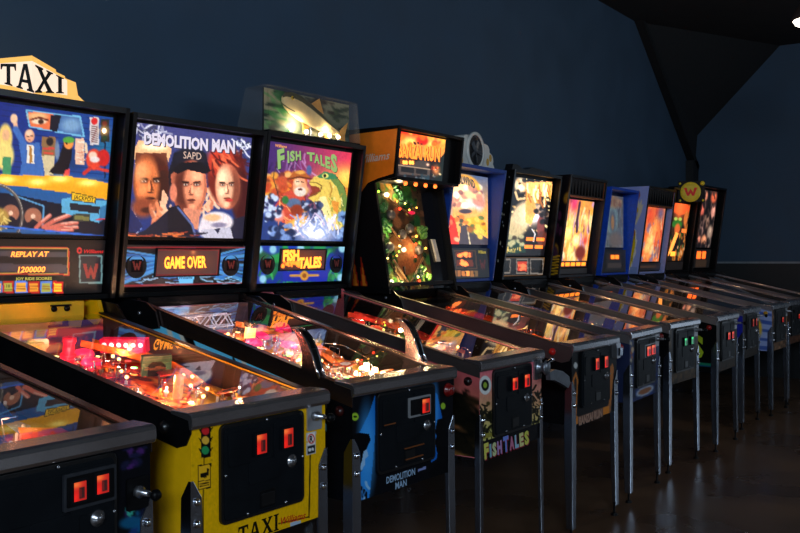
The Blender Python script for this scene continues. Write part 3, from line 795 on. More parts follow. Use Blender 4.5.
# ---- third machine (wide, black and blue)
def art_hero_glass():
    a = Art(150, 130, [(133.7, 121.6), (251.6, 137.6), (242.4, 238.6), (124.6, 236.3)], (36, 58, 130)).tf(80, 90, 4)
    a.grad((70, 70, 130), (24, 50, 120), (430, 150), (430, 600))
    a.strokes((215, 130, 330, 200), 40, 40, 4, [(230, 230, 245), (60, 60, 90), (160, 160, 190)], (0, 3), 2)
    a.strokes((600, 190, 690, 270), 40, 30, 3, [(240, 240, 255), (40, 50, 80)], (0, 3), 4)
    a.strokes((185, 430, 235, 560), 12, 60, 4, [(230, 235, 255), (120, 150, 220)], (1, 2), 6); a.strokes((630, 430, 690, 560), 14, 60, 4, [(210, 220, 255), (90, 120, 200)], (1, 2), 7)
    # hair glow and left head
    a.poly([(213, 238), (235, 198), (290, 215), (350, 205), (366, 240), (352, 285), (330, 250), (285, 262), (262, 250), (226, 262), (220, 300)], (255, 196, 140)); a.ell(300, 222, 50, 16, (340, 270, 220), .8)
    a.poly([(222, 250), (345, 250), (356, 360), (216, 360)], (120, 60, 40))
    face(a, 284, 372, 72, 118, (226, 120, 66), (96, 40, 26), 1)
    a.ell(250, 470, 46, 40, (150, 70, 44), .6); a.ell(268, 480, 26, 12, (70, 30, 22), .6); a.ell(240, 330, 22, 40, (255, 170, 110), .9, 0, .8)
    a.rect(310, 300, 350, 320, (90, 30, 20), .7)
    a.poly([(200, 470), (250, 545), (200, 600), (170, 600), (180, 520)], (30, 40, 90))
    # gauntlets of flame around the middle figure
    for pts in ([(330, 395), (352, 430), (340, 470), (372, 500), (330, 520), (300, 560), (250, 580), (300, 520), (318, 470)], [(540, 365), (500, 400), (520, 430), (486, 470), (510, 490), (540, 450)]):
        a.poly(pts, (252, 190, 150))
    a.strokes((280, 440, 370, 590), 30, 50, 8, [(255, 200, 160), (220, 120, 80), (255, 150, 100)], (.8, 2.2), 8); a.strokes((490, 380, 540, 480), 16, 36, 6, [(255, 215, 180), (220, 120, 90)], (.8, 2.4), 9)
    # right head
    a.ell(585, 340, 78, 118, (120, 36, 26), .15); a.ell(560, 270, 52, 34, (226, 70, 44), .6); a.ell(640, 420, 36, 110, (70, 20, 22), .3); a.ell(540, 300, 30, 40, (200, 60, 40), .6)
    a.strokes((520, 235, 660, 330), 24, 60, 5, [(240, 110, 70), (90, 20, 20)], (.3, 1.6), 10)
    face(a, 590, 385, 50, 92, (255, 190, 150), (214, 110, 80), 1); a.ell(596, 440, 15, 7, (206, 44, 44), .5, 0, .8)
    # middle head under a cap
    a.poly([(352, 330), (375, 250), (440, 228), (500, 250), (520, 320), (470, 300), (400, 312), (372, 400), (356, 400)], (20, 20, 34)); a.ell(440, 268, 66, 40, (26, 26, 42), .3)
    a.poly([(362, 340), (380, 318), (500, 315), (508, 400), (478, 500), (400, 500), (372, 440)], (208, 110, 78))
    face(a, 440, 385, 62, 106, (246, 150, 110), (150, 66, 48), -1)
    a.ell(372, 410, 15, 36, (230, 130, 100), .3); a.poly([(362, 320), (400, 290), (480, 285), (524, 322), (500, 335), (430, 318), (390, 335)], (12, 12, 22))
    a.poly([(412, 470), (482, 480), (470, 560), (420, 540)], (224, 140, 110))
    # dark uniform, pale glove
    a.poly([(176, 590), (260, 560), (350, 480), (420, 520), (450, 590), (480, 610), (170, 610)], (24, 26, 46)); a.poly([(350, 470), (392, 460), (440, 520), (462, 600), (350, 600)], (16, 16, 30)); a.line([(390, 470), (448, 540), (462, 590)], 5, (90, 110, 170))
    a.poly([(600, 520), (670, 500), (670, 605), (560, 605)], (28, 30, 54))
    a.ell(545, 528, 66, 42, (240, 228, 232), .2); a.ell(528, 510, 34, 14, (255, 190, 140), .5); a.ell(500, 556, 28, 34, (232, 220, 230), .3); a.ell(555, 540, 30, 10, (140, 130, 160), .6); a.poly([(480, 560), (600, 548), (612, 596), (500, 600)], (200, 196, 214)); a.poly([(536, 556), (562, 552), (550, 576)], (40, 40, 70))
    a.strokes((180, 566, 480, 604), 26, 50, 4, [(240, 120, 60), (160, 60, 40), (30, 30, 50)], (-.1, .2), 12)
    a.noise(.10)
    for dx, c in ((4, (40, 40, 70)), (0, (236, 226, 244))):
        a.text('DEMOLITION', (254 + dx, 212 + dx), (510 + dx, 240 + dx), 46, c, .05, 0, (.02, -1)); a.text('MAN', (526 + dx, 241 + dx), (618 + dx, 250 + dx), 48, c, .05, 0, (.02, -1))
    a.text('SAPD', (412, 272), (484, 278), 30, (236, 200, 180), .0, 0, (0, -1))
    return a.gain(1.06)

def art_hero_panel():
    a = Art(150, 46, [(124.4, 244.9), (244.0, 246.2), (240.6, 284.0), (121.0, 287.9)], (8, 9, 16)).tf(80, 200, 4)
    for k in range(9):
        y = 205 + k * 16; s = -1 if k < 4 else 1
        a.line([(160, y + s * 4), (300, 240 + (y - 240) * .45)], 5 + (k % 3) * 2, (34, 110, 200) if k % 2 else (80, 170, 240), .85)
        a.line([(660, y - 10 + s * 4), (530, 240 + (y - 240) * .45)], 5 + (k % 3) * 2, (34, 110, 200) if k % 2 else (80, 170, 240), .85)
    a.strokes((170, 300, 640, 335), 20, 60, 3, [(40, 130, 220), (150, 210, 250)], (-.3, .3), 2)
    a.poly([(385, 290), (455, 288), (448, 338), (395, 340)], (110, 200, 250)); a.poly([(380, 192), (460, 192), (452, 206), (388, 206)], (70, 150, 230)); a.text('Williams', (392, 318), (446, 316), 12, (20, 40, 110), .02, .2, (0, -1))
    a.line([(160, 190), (660, 192), (655, 332), (152, 346), (160, 190)], 3, (150, 30, 40))
    return a

def art_hero_display():
    a = Art(84, 34, [(154.5, 250.5), (217.5, 251.5), (214.5, 272.5), (153.5, 273.5)], (70, 44, 48)).tf(80, 200, 4)
    a.glow(415, 245, 120, (150, 70, 40), .8, 50); a.glow(445, 213, 12, (255, 150, 90), .8)
    a.line([(296, 203), (548, 206), (538, 290), (294, 293), (296, 203)], 5, (120, 30, 36))
    for dx in (0, ):
        a.text('GAME', (328, 268), (411, 267), 40, (420, 250, 80), .035, 0, (0, -1)); a.text('OVER', (420, 267), (496, 265), 39, (420, 250, 80), .035, 0, (0, -1))
    return a

def art_hero_front():
    a = Art(160, 140, [(355.4, 392.0), (449.3, 375.2), (449.5, 471.7), (355.7, 502.0)], (12, 13, 18)).tf(300, 340, 2.761)
    a.poly([(212, 150), (196, 200), (150, 300), (148, 420), (196, 440), (206, 330), (212, 250)], (24, 110, 200)); a.grad
    a.ell(190, 300, 22, 110, (70, 170, 250), .9, 0, .8); a.ell(170, 400, 24, 50, (50, 150, 235), .8, 0, .7)
    a.poly([(356, 140), (372, 150), (385, 220), (370, 330), (356, 340)], (24, 100, 190)); a.ell(366, 200, 10, 80, (60, 150, 235), .9, 0, .8)
    a.poly([(238, 134), (356, 118), (350, 110), (240, 124)], (60, 160, 255)); a.ell(300, 122, 60, 9, (130, 210, 255), .8, -.13)
    for pts in ([(148, 262), (170, 254), (196, 258), (200, 275), (194, 288), (190, 300), (192, 318), (186, 326), (184, 340), (176, 362), (162, 360), (160, 380), (192, 420), (192, 445), (146, 445)], [(392, 215), (372, 222), (368, 240), (366, 256), (370, 268), (362, 286), (368, 292), (370, 310), (380, 330), (352, 360), (350, 400), (400, 392)]):
        a.poly(pts, (8, 8, 12))
    a.poly([(190, 300), (194, 318), (186, 326), (185, 342), (176, 360), (172, 350), (178, 330), (182, 306)], (150, 195, 235)); a.strokes((155, 385, 192, 440), 10, 30, 3, [(60, 130, 200), (150, 200, 240)], (1, 2), 3)
    a.ell(160, 210, 9, 11, (160, 200, 50), .2); a.ell(160, 210, 5, 3, (40, 60, 20)); a.ell(387, 184, 6, 9, (150, 190, 50), .2)
    a.text('DEMOLITION', (240, 396), (314, 372), 19, (150, 178, 206), .02, 0, (0, -1)); a.text('MAN', (263, 412), (292, 402), 19, (150, 178, 206), .02, 0, (0, -1))
    a.poly([(322, 358), (342, 350), (342, 357), (322, 365)], (130, 140, 190))
    return a

def art_hero_side():
    a = Art(160, 48, None, (9, 10, 14))
    for x, y in ((.12, .3), (.3, .22), (.5, .2), (.66, .18), (.8, .2)):
        a.poly([(x - .1, y - .22), (x + .06, y - .22), (x + .12, y + .2), (x + .02, y + .42)], (110, 215, 255))
    a.strokes((.05, .02, .9, .6), 16, .16, .012, [(220, 214, 196)], (.2, 1.4), 3)
    for x in (.1, .35, .6): a.line([(x, .05), (x + .14, .4), (x + .3, .3)], .012, (226, 218, 200)); a.line([(x + .14, .4), (x + .08, .5)], .012, (220, 210, 190))
    return a

# ---- fourth machine (pink cabinet, fish box on top)
def art_fish_glass():
    a = Art(110, 120, [(266.7, 140.7), (351.6, 153.0), (342.4, 240.8), (257.2, 239.0)], (40, 40, 90)).tf(260, 140, 5.333)
    a.grad((70, 40, 110), (235, 60, 90), (80, 60), (480, 120))
    m = np.clip((a.Y - 100) / 120, 0, 1) * np.clip((a.X - 230) / 200, 0, 1); a.mix(m, (255, 190, 70)); a.glow(455, 190, 50, (320, 240, 110), .8); a.mix(np.clip((a.Y - 250) / 60, 0, 1) * np.clip((a.X - 380) / 60, 0, 1) * .8, (40, 50, 100))
    a.strokes((60, 60, 240, 200), 24, 90, 5, [(170, 120, 190), (40, 24, 70), (210, 170, 220)], (.6, 2.2), 2, .6)
    a.mix(np.clip((a.Y - 300) / 120, 0, 1), (36, 62, 130))
    a.spots((30, 180, 240, 300), 50, 10, 30, [(240, 120, 40), (250, 170, 60), (200, 70, 40), (255, 200, 120), (120, 50, 40)], 3)
    # angler (generic) in a boat, with a hat
    a.poly([(120, 290), (160, 262), (200, 290), (240, 300), (252, 370), (215, 430), (120, 440), (84, 400), (80, 350)], (214, 78, 56))
    a.strokes((95, 285, 240, 420), 26, 60, 4, [(250, 140, 90), (120, 40, 40), (255, 190, 120)], (.3, 1.9), 21)
    a.ell(212, 238, 36, 46, (246, 168, 124), .2); a.ell(200, 226, 16, 18, (255, 220, 180), .7); a.ell(214, 274, 32, 26, (240, 226, 210), .3); a.ell(214, 262, 12, 6, (110, 40, 30), .4)
    a.line([(194, 222), (208, 220)], 3, (50, 26, 18)); a.line([(220, 221), (234, 224)], 3, (50, 26, 18)); a.ell(217, 240, 7, 13, (255, 196, 156), .5)
    a.poly([(150, 208), (180, 168), (228, 158), (252, 182), (272, 206), (210, 196)], (186, 96, 40)); a.line([(150, 208), (210, 196), (272, 206)], 6, (110, 50, 24)); a.ell(215, 172, 26, 10, (240, 170, 80), .6)
    a.ell(180, 335, 40, 26, (90, 112, 150), .3); a.ell(135, 318, 18, 22, (50, 120, 60), .3); a.ell(196, 372, 34, 30, (150, 56, 30), .3); a.ell(100, 400, 30, 34, (244, 140, 120), .4); a.ell(262, 160, 14, 26, (80, 96, 150), .3)
    a.line([(100, 300), (70, 200), (90, 120), (150, 90)], 3, (70, 50, 40))
    a.poly([(100, 470), (150, 432), (225, 400), (246, 330), (256, 400), (226, 470), (150, 486)], (246, 150, 46)); a.ell(205, 440, 34, 24, (255, 196, 90), .6)
    # big leaping fish
    F = [(262, 222), (290, 196), (345, 172), (405, 192), (446, 246), (470, 320), (468, 400), (432, 470), (372, 480), (348, 428), (334, 376), (300, 338), (254, 306), (300, 292), (322, 268), (314, 250), (268, 240)]
    a.poly([(x + 8, y + 4) for x, y in F], (60, 50, 40)); a.poly(F, (238, 204, 92))
    a.poly([(345, 172), (405, 192), (446, 246), (470, 320), (468, 400), (440, 460), (430, 400), (432, 320), (410, 250), (370, 205)], (112, 140, 66)); a.poly([(300, 338), (322, 300), (350, 300), (372, 360), (390, 440), (372, 480), (348, 428), (334, 376)], (255, 236, 160))
    a.poly([(268, 240), (314, 250), (322, 268), (300, 292), (262, 300), (276, 270)], (150, 60, 40)); a.line([(262, 222), (300, 226), (330, 244), (322, 272), (254, 306)], 3.5, (120, 84, 30))
    a.poly([(300, 196), (345, 166), (404, 182), (412, 206), (360, 210)], (60, 130, 84)); a.ell(348, 190, 17, 13, (240, 232, 120), .2); a.ell(346, 190, 8, 9, (16, 16, 16), .2)
    a.strokes((350, 230, 455, 440), 34, 22, 3, [(255, 236, 150), (170, 150, 60), (140, 160, 70)], (.9, 2.0), 5); a.line([(372, 226), (384, 262), (372, 300)], 5, (190, 140, 50)); a.poly([(380, 320), (420, 330), (414, 392), (392, 372)], (232, 150, 56)); a.poly([(452, 250), (492, 262), (484, 330), (468, 320)], (226, 140, 50))
    # spray
    a.spots((20, 290, 110, 500), 50, 6, 18, [(210, 225, 250), (60, 90, 170), (30, 40, 80)], 7); a.spots((230, 320, 330, 440), 60, 5, 14, [(30, 40, 70), (190, 200, 230), (60, 80, 130)], 9); a.spots((420, 380, 480, 520), 30, 5, 16, [(30, 50, 110), (120, 160, 220)], 10)
    a.glow(300, 490, 120, (290, 285, 300), 1, 70); a.strokes((180, 430, 420, 520), 50, 60, 5, [(255, 255, 275), (230, 210, 240), (160, 180, 230)], (-2.6, -.5), 11); a.spots((60, 450, 180, 525), 24, 8, 20, [(24, 40, 80), (130, 160, 220)], 12)
    a.noise(.1)
    for k, c in ((3, (20, 40, 40)), (0, (150, 190, 110))):
        for ch, x0, y0, x1, y1, h in (('F', 94, 150, 132, 138, 96), ('I', 146, 118, 156, 118, 60), ('S', 160, 112, 186, 108, 52), ('H', 190, 106, 218, 104, 46), ('T', 250, 108, 292, 112, 44), ('A', 288, 118, 318, 126, 46), ('L', 322, 132, 344, 140, 54), ('E', 348, 144, 374, 152, 60), ('S', 378, 158, 412, 172, 88)):
            a.text(ch, (x0 + k, y0 + k), (x1 + k, y1 + k), h, c, .05, 0, (-.04, -1))
    a.text('Williams', (80, 36), (142, 44), 16, (255, 170, 90), .02, .2, (0, -1))
    return a.gain(1.05)

def art_fish_panel():
    a = Art(110, 44, [(257.3, 246.4), (343.8, 247.4), (340.4, 280.4), (253.7, 283.4)], (20, 50, 150)).tf(240, 200, 4)
    a.spots((60, 180, 440, 340), 60, 8, 26, [(30, 130, 70), (20, 90, 60), (24, 60, 180), (40, 160, 80), (16, 36, 110)], 4)
    a.strokes((60, 190, 440, 330), 30, 60, 4, [(60, 180, 90), (20, 110, 60)], (.9, 2.2), 5)
    a.rect(170, 284, 345, 325, (28, 44, 170)); a.ell(255, 302, 17, 19, (220, 150, 50), .2); a.line([(200, 302), (310, 300)], 5, (210, 150, 60)); a.ell(255, 302, 8, 9, (150, 80, 30))
    for x, y in ((75, 200), (90, 315), (400, 310), (405, 196), (130, 200), (240, 196)): a.ell(x, y, 14, 16, (150, 210, 235), .5)
    return a

def art_fish_display():
    a = Art(64, 30, [(279.5, 251.5), (327, 252.2), (325, 269), (278, 270)], (70, 38, 40)).tf(240, 200, 4)
    a.glow(245, 240, 90, (150, 70, 40), .8, 40)
    a.text('FISH', (166, 246), (236, 244), 38, (420, 240, 80), .06, 0, (0, -1)); a.text('TALES', (236, 272), (330, 268), 36, (420, 240, 80), .06, .1, (0, -1)); a.spots((164, 246, 240, 270), 24, 4, 8, [(400, 200, 60)], 3)
    return a

def art_fish_front():
    a = Art(140, 130, [(479.2, 368.2), (541.0, 356.2), (541.1, 437.4), (479.4, 459.1)], (226, 120, 128)).tf(440, 330, 2.628)
    a.grad((228, 112, 126), (206, 196, 112), (180, 100), (190, 260)); a.noise(.04, 2)
    a.spots((90, 190, 150, 290), 26, 4, 10, [(40, 40, 20), (60, 56, 24)], 3); a.strokes((95, 195, 140, 290), 40, 22, 2.4, [(24, 24, 14)], (0, 6), 4); a.strokes((232, 160, 262, 260), 40, 22, 2.4, [(24, 24, 14)], (0, 6), 6)
    a.poly([(90, 300), (270, 240), (270, 300), (90, 380)], (14, 14, 18))
    a.ell(118, 145, 16, 25, (226, 226, 222), .08); a.ell(118, 145, 10, 15, (18, 18, 20), .1); a.ell(118, 145, 5, 8, (150, 180, 60), .2)
    a.poly([(98, 278), (138, 268), (138, 280), (98, 292)], (150, 140, 60))
    C = [(214, 208, 96), (126, 176, 190), (196, 204, 150), (176, 140, 190), (120, 140, 220), (196, 120, 150), (150, 190, 210), (214, 210, 140), (206, 206, 90)]
    x = 116
    for ch, w, c in zip('FISHTALES', (13, 6, 12, 13, 15, 13, 11, 12, 13), C):
        if ch == 'T': x += 2
        y = 338 - (x - 116) * .36
        a.text(ch, (x + 1.5, y + 2), (x + w + .5, y + 2 - w * .36), 38 if ch in 'FT' else 32, (150, 40, 60), .07, 0, (-.05, -1)); a.text(ch, (x, y), (x + w - 1, y - w * .36), 38 if ch in 'FT' else 32, c, .06, 0, (-.05, -1)); x += w + 1
    return a

def art_fish_side():
    a = Art(110, 34, None, (214, 110, 120)); a.grad((190, 84, 92), (150, 100, 50), (.5, .1), (.6, .9)); a.noise(.05, 2)
    a.spots((.5, .35, 1, 1), 40, .02, .06, [(20, 18, 12), (34, 26, 14)], 3, .95, 2); a.strokes((.6, .2, 1, .9), 50, .1, .012, [(14, 14, 10)], (0, 6), 4)
    return a

# ---- fifth machine (upright playfield under an orange head)
def art_hill_head():
    a = Art(64, 62, [(402, 127.7), (447.8, 135.3), (442.8, 182.6), (396.3, 176.7)], (230, 60, 20)).tf(360, 110, 5.918)
    a.grad((235, 40, 20), (250, 150, 60), (370, 100), (370, 230)); a.glow(300, 170, 60, (330, 250, 120), .9, 40); a.glow(440, 180, 60, (330, 230, 110), .9, 40); a.spots((240, 110, 520, 200), 24, 10, 26, [(255, 120, 30), (220, 30, 20), (255, 190, 70)], 2, .7)
    a.mix(np.clip((a.Y - 262) / 20, 0, 1), (24, 12, 14)); a.poly([(470, 290), (530, 210), (530, 440), (440, 430)], (14, 26, 24))
    a.rect(238, 286, 326, 320, (130, 60, 20)); a.poly([(222, 320), (330, 318), (420, 350), (415, 395), (230, 385)], (80, 66, 60)); a.ell(370, 318, 50, 30, (70, 60, 56), .3); a.poly([(240, 335), (320, 340), (318, 375), (240, 368)], (26, 24, 26)); a.poly([(332, 345), (400, 352), (396, 388), (330, 380)], (26, 24, 26)); a.line([(222, 322), (415, 350)], 4, (180, 150, 120)); a.glow(404, 318, 10, (320, 240, 200))
    a.glow(455, 355, 26, (255, 150, 80), .9, 40); a.spots((430, 330, 480, 390), 14, 4, 10, [(255, 120, 60), (250, 220, 160), (140, 40, 20)], 4); a.spots((240, 385, 480, 425), 24, 5, 12, [(40, 60, 70), (90, 96, 100), (20, 24, 30)], 6)
    a.noise(.08)
    for k, c in ((4, (110, 20, 10)), (0, (350, 190, 60))):
        a.text('BANZAI', (232 + k, 268 + k), (368 + k, 284 + k), 92, c, .03, 0, (0, -1)); a.text('RUN', (384 + k, 286 + k), (478 + k, 296 + k), 100, c, .03, 0, (.08, -1))
    a.spots((322, 168, 382, 184), 6, 4, 8, [(60, 20, 10)], 9)
    for t, x in (('88', 250), ('88', 288)): a.text(t, (x, 316), (x + 32, 318), 24, (420, 260, 110), .06, 0, (0, -1))
    return a.gain(1.05)

def art_hill_field():
    a = Art(96, 150, None, (64, 50, 34)); rnd = random.Random(5)
    a.spots((0, 0, .72, 1), 60, .03, .09, [(110, 70, 40), (90, 60, 34), (60, 40, 24), (140, 90, 56)], 3, .8, .7)
    a.ell(.38, .66, .22, .16, (132, 84, 50), .4); a.ell(.4, .82, .14, .12, (120, 70, 40), .5)
    a.spots((.0, .0, .2, 1), 50, .02, .06, [(30, 70, 30), (50, 100, 40), (20, 40, 20), (70, 120, 60)], 7); a.spots((.5, .0, .72, .95), 30, .02, .05, [(40, 90, 40), (30, 60, 30), (80, 60, 40)], 8); a.spots((.15, .0, .6, .2), 34, .02, .06, [(60, 120, 50), (30, 70, 30), (150, 110, 50)], 9); a.spots((.1, .85, .66, 1), 30, .02, .05, [(40, 100, 40), (120, 120, 60), (70, 60, 30)], 10)
    a.strokes((.1, .2, .62, .9), 20, .16, .012, [(40, 30, 24), (150, 120, 90), (90, 90, 86)], (.6, 2.4), 11)
    a.rect(.73, 0, 1, 1, (16, 16, 20)); a.noise(.16)
    return a

def art_script_side():
    a = Art(110, 70, [(340, 127), (400, 125), (392.5, 180.5), (330, 194)], (214, 116, 22)).tf(360, 110, 5.918); a.noise(.03, 2)
    a.poly([(-400, 90), (20, 128), (225, 88), (245, 80), (245, 70), (-400, 70)], (16, 14, 14)); a.text('Williams', (20, 318), (190, 292), 44, (190, 180, 165), .02, .3, (0, -1))
    return a
def art_flame_side():
    a = Art(60, 90, None, (14, 13, 15)); 
    for x, w, h in ((.12, .07, .38), (.26, .08, .55), (.42, .07, .42), (.58, .06, .3)):
        a.poly([(x - w, 1), (x + w, 1), (x - w * .4, 1 - h)], (150, 36, 16)); a.poly([(x - w * .5, 1), (x + w * .6, 1), (x - w * .2, 1 - h * .75)], (206, 110, 30))
    return a

# ---- sixth machine (blue)
def art_storm_glass():
    a = Art(60, 84, [(449.9, 168.3), (496.2, 175.9), (488.0, 244.1), (441.1, 243.0)], (40, 60, 110)).tf(420, 130, 4)
    a.grad((50, 80, 130), (250, 170, 90), (180, 160), (190, 330)); a.ell(185, 250, 76, 60, (250, 190, 130), .5); a.ell(215, 270, 46, 40, (250, 214, 200), .5); a.glow(185, 250, 46, (340, 280, 200), .9); a.ell(120, 300, 22, 60, (180, 150, 140), .6); a.ell(256, 270, 22, 46, (236, 210, 220), .6)
    a.spots((120, 220, 270, 310), 30, 8, 20, [(255, 210, 150), (200, 130, 110), (255, 240, 220), (140, 90, 90)], 3); a.ell(196, 320, 26, 10, (70, 60, 70), .4)
    a.poly([(85, 330), (110, 310), (150, 350), (160, 470), (85, 470)], (226, 50, 36)); a.spots((90, 350, 150, 450), 16, 6, 14, [(255, 120, 80), (255, 190, 140), (180, 30, 30)], 4)
    a.poly([(170, 380), (200, 372), (285, 440), (285, 470), (150, 470)], (70, 62, 70)); a.line([(196, 385), (200, 470)], 3, (210, 190, 150)); a.poly([(190, 350), (250, 340), (275, 370), (275, 420), (200, 378)], (230, 170, 50)); a.spots((200, 345, 275, 425), 16, 6, 14, [(246, 200, 80), (160, 90, 40), (90, 110, 60)], 6); a.spots((150, 340, 200, 375), 10, 6, 10, [(240, 120, 50), (60, 70, 60)], 7)
    m = np.hypot((a.X - 200) / 62, (a.Y - 235) / 60); a.mix(np.clip(1 - abs(m - 1) / .22, 0, 1) * (a.Y < 235), (255, 170, 50)); a.noise(.1)
    for k, c in ((1.5, (255, 200, 80)), (0, (40, 40, 80))): a.text('WHIRLWIND', (150 + k, 222 + k), (248 + k, 230 + k), 34, c, .03, 0, (0, -1), .55)
    return a.gain(1.1)
def art_storm_panel():
    a = Art(60, 36, [(440, 249), (489.5, 249.6), (487, 278), (437.5, 281)], (14, 14, 18)).tf(420, 200, 4)
    a.rect(130, 205, 220, 280, (90, 60, 40)); a.rect(133, 208, 217, 277, (18, 16, 20)); a.rect(136, 213, 205, 233, (110, 44, 26)); a.rect(136, 245, 205, 270, (110, 44, 26))
    a.spots((144, 217, 196, 230), 14, 4, 7, [(400, 200, 90)], 5); a.spots((148, 248, 186, 266), 14, 4, 7, [(400, 200, 90)], 6)
    for k in range(6): a.rect(118 + k * 18, 288, 132 + k * 18, 310, [(150, 100, 50), (180, 110, 50), (226, 130, 50), (310, 190, 80), (170, 110, 50), (120, 90, 50)][k])
    a.text('Williams', (86, 216), (116, 216), 12, (170, 150, 50), .04, .2, (0, -1)); a.text('Williams', (230, 218), (262, 218), 12, (170, 150, 50), .04, .2, (0, -1)); a.wlogo(100, 262, 24, 40, (80, 26, 26)); a.wlogo(245, 262, 24, 40, (80, 26, 26))
    return a

# ---- seventh machine (stars on black)
def art_star_glass():
    a = Art(62, 90, [(511, 177), (553.5, 183.5), (546.2, 257), (503, 257)], (14, 12, 18)).tf(495, 165, 4.267)
    a.spots((60, 60, 245, 300), 60, 2, 5, [(330, 290, 200), (255, 200, 120)], 3); a.ell(110, 90, 26, 32, (255, 226, 180), .4); a.spots((90, 70, 140, 125), 20, 6, 12, [(30, 24, 26), (340, 300, 220), (240, 180, 120)], 2)
    a.ell(100, 260, 46, 60, (214, 190, 140), .3, .5); a.ell(125, 215, 44, 56, (238, 206, 160), .4, .5); a.glow(165, 215, 46, (360, 320, 270), 1, 56); a.glow(185, 225, 24, (380, 340, 400)); a.poly([(135, 160), (165, 140), (185, 200), (160, 260), (135, 250)], (300, 210, 110)); a.ell(155, 180, 20, 40, (250, 180, 90), .5); a.line([(165, 280), (178, 300), (172, 330)], 3, (240, 230, 230)); a.line([(90, 120), (100, 150), (150, 145)], 6, (250, 210, 150))
    a.ell(202, 270, 16, 50, (140, 66, 60), .3); a.ell(210, 320, 24, 34, (100, 48, 40), .3); a.spots((175, 130, 240, 250), 20, 5, 12, [(20, 16, 22), (20, 16, 22), (240, 190, 150)], 6); a.poly([(40, 330), (130, 320), (140, 380), (40, 385)], (26, 60, 50))
    a.spots((60, 310, 130, 350), 14, 6, 12, [(200, 190, 140), (60, 50, 40)], 8); a.strokes((46, 352, 118, 366), 16, 12, 3, [(230, 190, 90), (250, 220, 130)], (1.2, 1.9), 21)
    for x, y in ((140, 322), (185, 322), (135, 354), (178, 354)): a.rect(x, y - 7, x + 34, y + 8, (330, 160, 50))
    m = ((a.Y > 78) & (a.Y < 138) & (a.X > 138) & (a.X < 246)); a.mix(m * .9, (350, 240, 130)); a.noise(.1)
    a.strokes((140, 84, 244, 134), 30, 44, 4, [(255, 180, 70), (380, 320, 220), (200, 110, 40)], (1.3, 1.8), 9)
    return a.gain(1.12)
def art_star_panel():
    a = Art(60, 26, [(503, 258), (547.5, 258.5), (545, 275.5), (501, 278.5)], (22, 20, 22)).tf(495, 165, 4.267)
    for x0, x1, c in ((40, 78, (10, 10, 12)), (104, 156, (10, 10, 12)), (164, 218, (10, 10, 12))):
        a.rect(x0, 404, x1, 470, (130, 120, 110)); a.rect(x0 + 4, 409, x1 - 4, 464, c)
    a.rect(110, 416, 150, 458, (220, 60, 34)); a.spots((114, 424, 146, 450), 8, 4, 8, [(300, 150, 90)], 2); a.line([(36, 395), (222, 400), (218, 472), (34, 482), (36, 395)], 2.5, (130, 90, 50))
    return a

def art_generic(seed, cols, bg, quad, streak=(1.2, 1.9), n=80, hot=None, w=48, h=80, ln=.3):
    a = Art(w, h, None, bg); a.spots((0, 0, 1, 1), n, .03, .12, cols, seed, .85, .8); a.strokes((0, 0, 1, 1), n // 2, ln, .03, cols, streak, seed + 1, .8)
    for x, y, r, c in hot or []: a.glow(x, y, r, c, .95, r * .8)
    return a.noise(.12)

def art_print_front(bg, edge, seed, border=.08):
    a = Art(64, 48, None, bg); r = random.Random(seed)
    a.rect(0, 0, border, 1, edge); a.rect(1 - border, 0, 1, 1, edge); a.rect(0, .82, 1, 1, edge)
    a.spots((0, .1, border, 1), 14, .02, .05, [tuple(v * .5 for v in edge), tuple(min(255, v * 1.4) for v in edge)], seed, .8, 1.4); a.spots((1 - border, .1, 1, 1), 14, .02, .05, [tuple(v * .5 for v in edge), tuple(min(255, v * 1.4) for v in edge)], seed + 1, .8, 1.4); a.spots((0, .84, 1, 1), 20, .02, .05, [tuple(v * .4 for v in edge), tuple(min(255, v * 1.4) for v in edge)], seed + 2, .8)
    return a

def field_art(seed, cols, bg, w=72, h=120, n=120, inserts=((255, 120, 60), (255, 200, 90))):
    a = Art(w, h, None, bg); a.spots((0, 0, 1, 1), n, .03, .12, cols, seed, .9, .6); a.strokes((0, 0, 1, 1), n // 3, .2, .02, cols, (0, 3), seed + 1, .8)
    return a.noise(.08)

# ================================================================== the machines
YEL = paint('yellow_cabinet', (236, 178, 6), .4, 0, .06)
PINK = paint('pink_cabinet', (206, 104, 112), .45, 0, .08)
BLUE = paint('blue_cabinet', (22, 62, 150), .4, 0, .1)
NAVY = paint('navy_cabinet', (18, 30, 66), .4, 0, .1)
DEEPB = paint('deep_blue_cabinet', (14, 26, 150), .35, 0, .08)
ORANGE = paint('orange_head', (214, 116, 22), .4, 0, .06)
LAV = paint('lavender_head', (150, 160, 215), .45, 0, .08)
PURP = paint('purple_head', (24, 19, 30), .45, 0, .1)
GREYR = paint('worn_rail_metal', (118, 108, 106), .34, .85, .08, 6)
BARW = paint('warm_bar_metal', (188, 182, 184), .24, .95, .06, 5)
BRONZE = paint('copper_edge', (190, 110, 60), .3, .8, .15)
LEGD = paint('dark_plate', (46, 48, 54), .4, .4)
CREAM = paint('cream_speaker', (200, 195, 180), .6)
SPK = paint('speaker_cloth', (22, 22, 26), .9, 0, .3, 300)
BULB = glow('bulb_white', (255, 220, 170), 18)

def speaker(m, x, z, r=.052, logo=True):
    f = m.plane(.036); q = MB()
    q.lathe([(r, 0), (r, .004), (r - .008, .006), (r - .01, .003), (0, .002)], (x, f(z), z), SPK, 24, (0, -1, 0))
    if logo:
        a = Art(24, 24, None, (20, 18, 22)); a.wlogo(.5, .5, .8, .7, (120, 60, 56))
        q.art(a, lambda u, v, d: (x - .028 + .056 * u, f(z) - .0066 - d, z + .026 - .052 * v), PRINT)
    return q

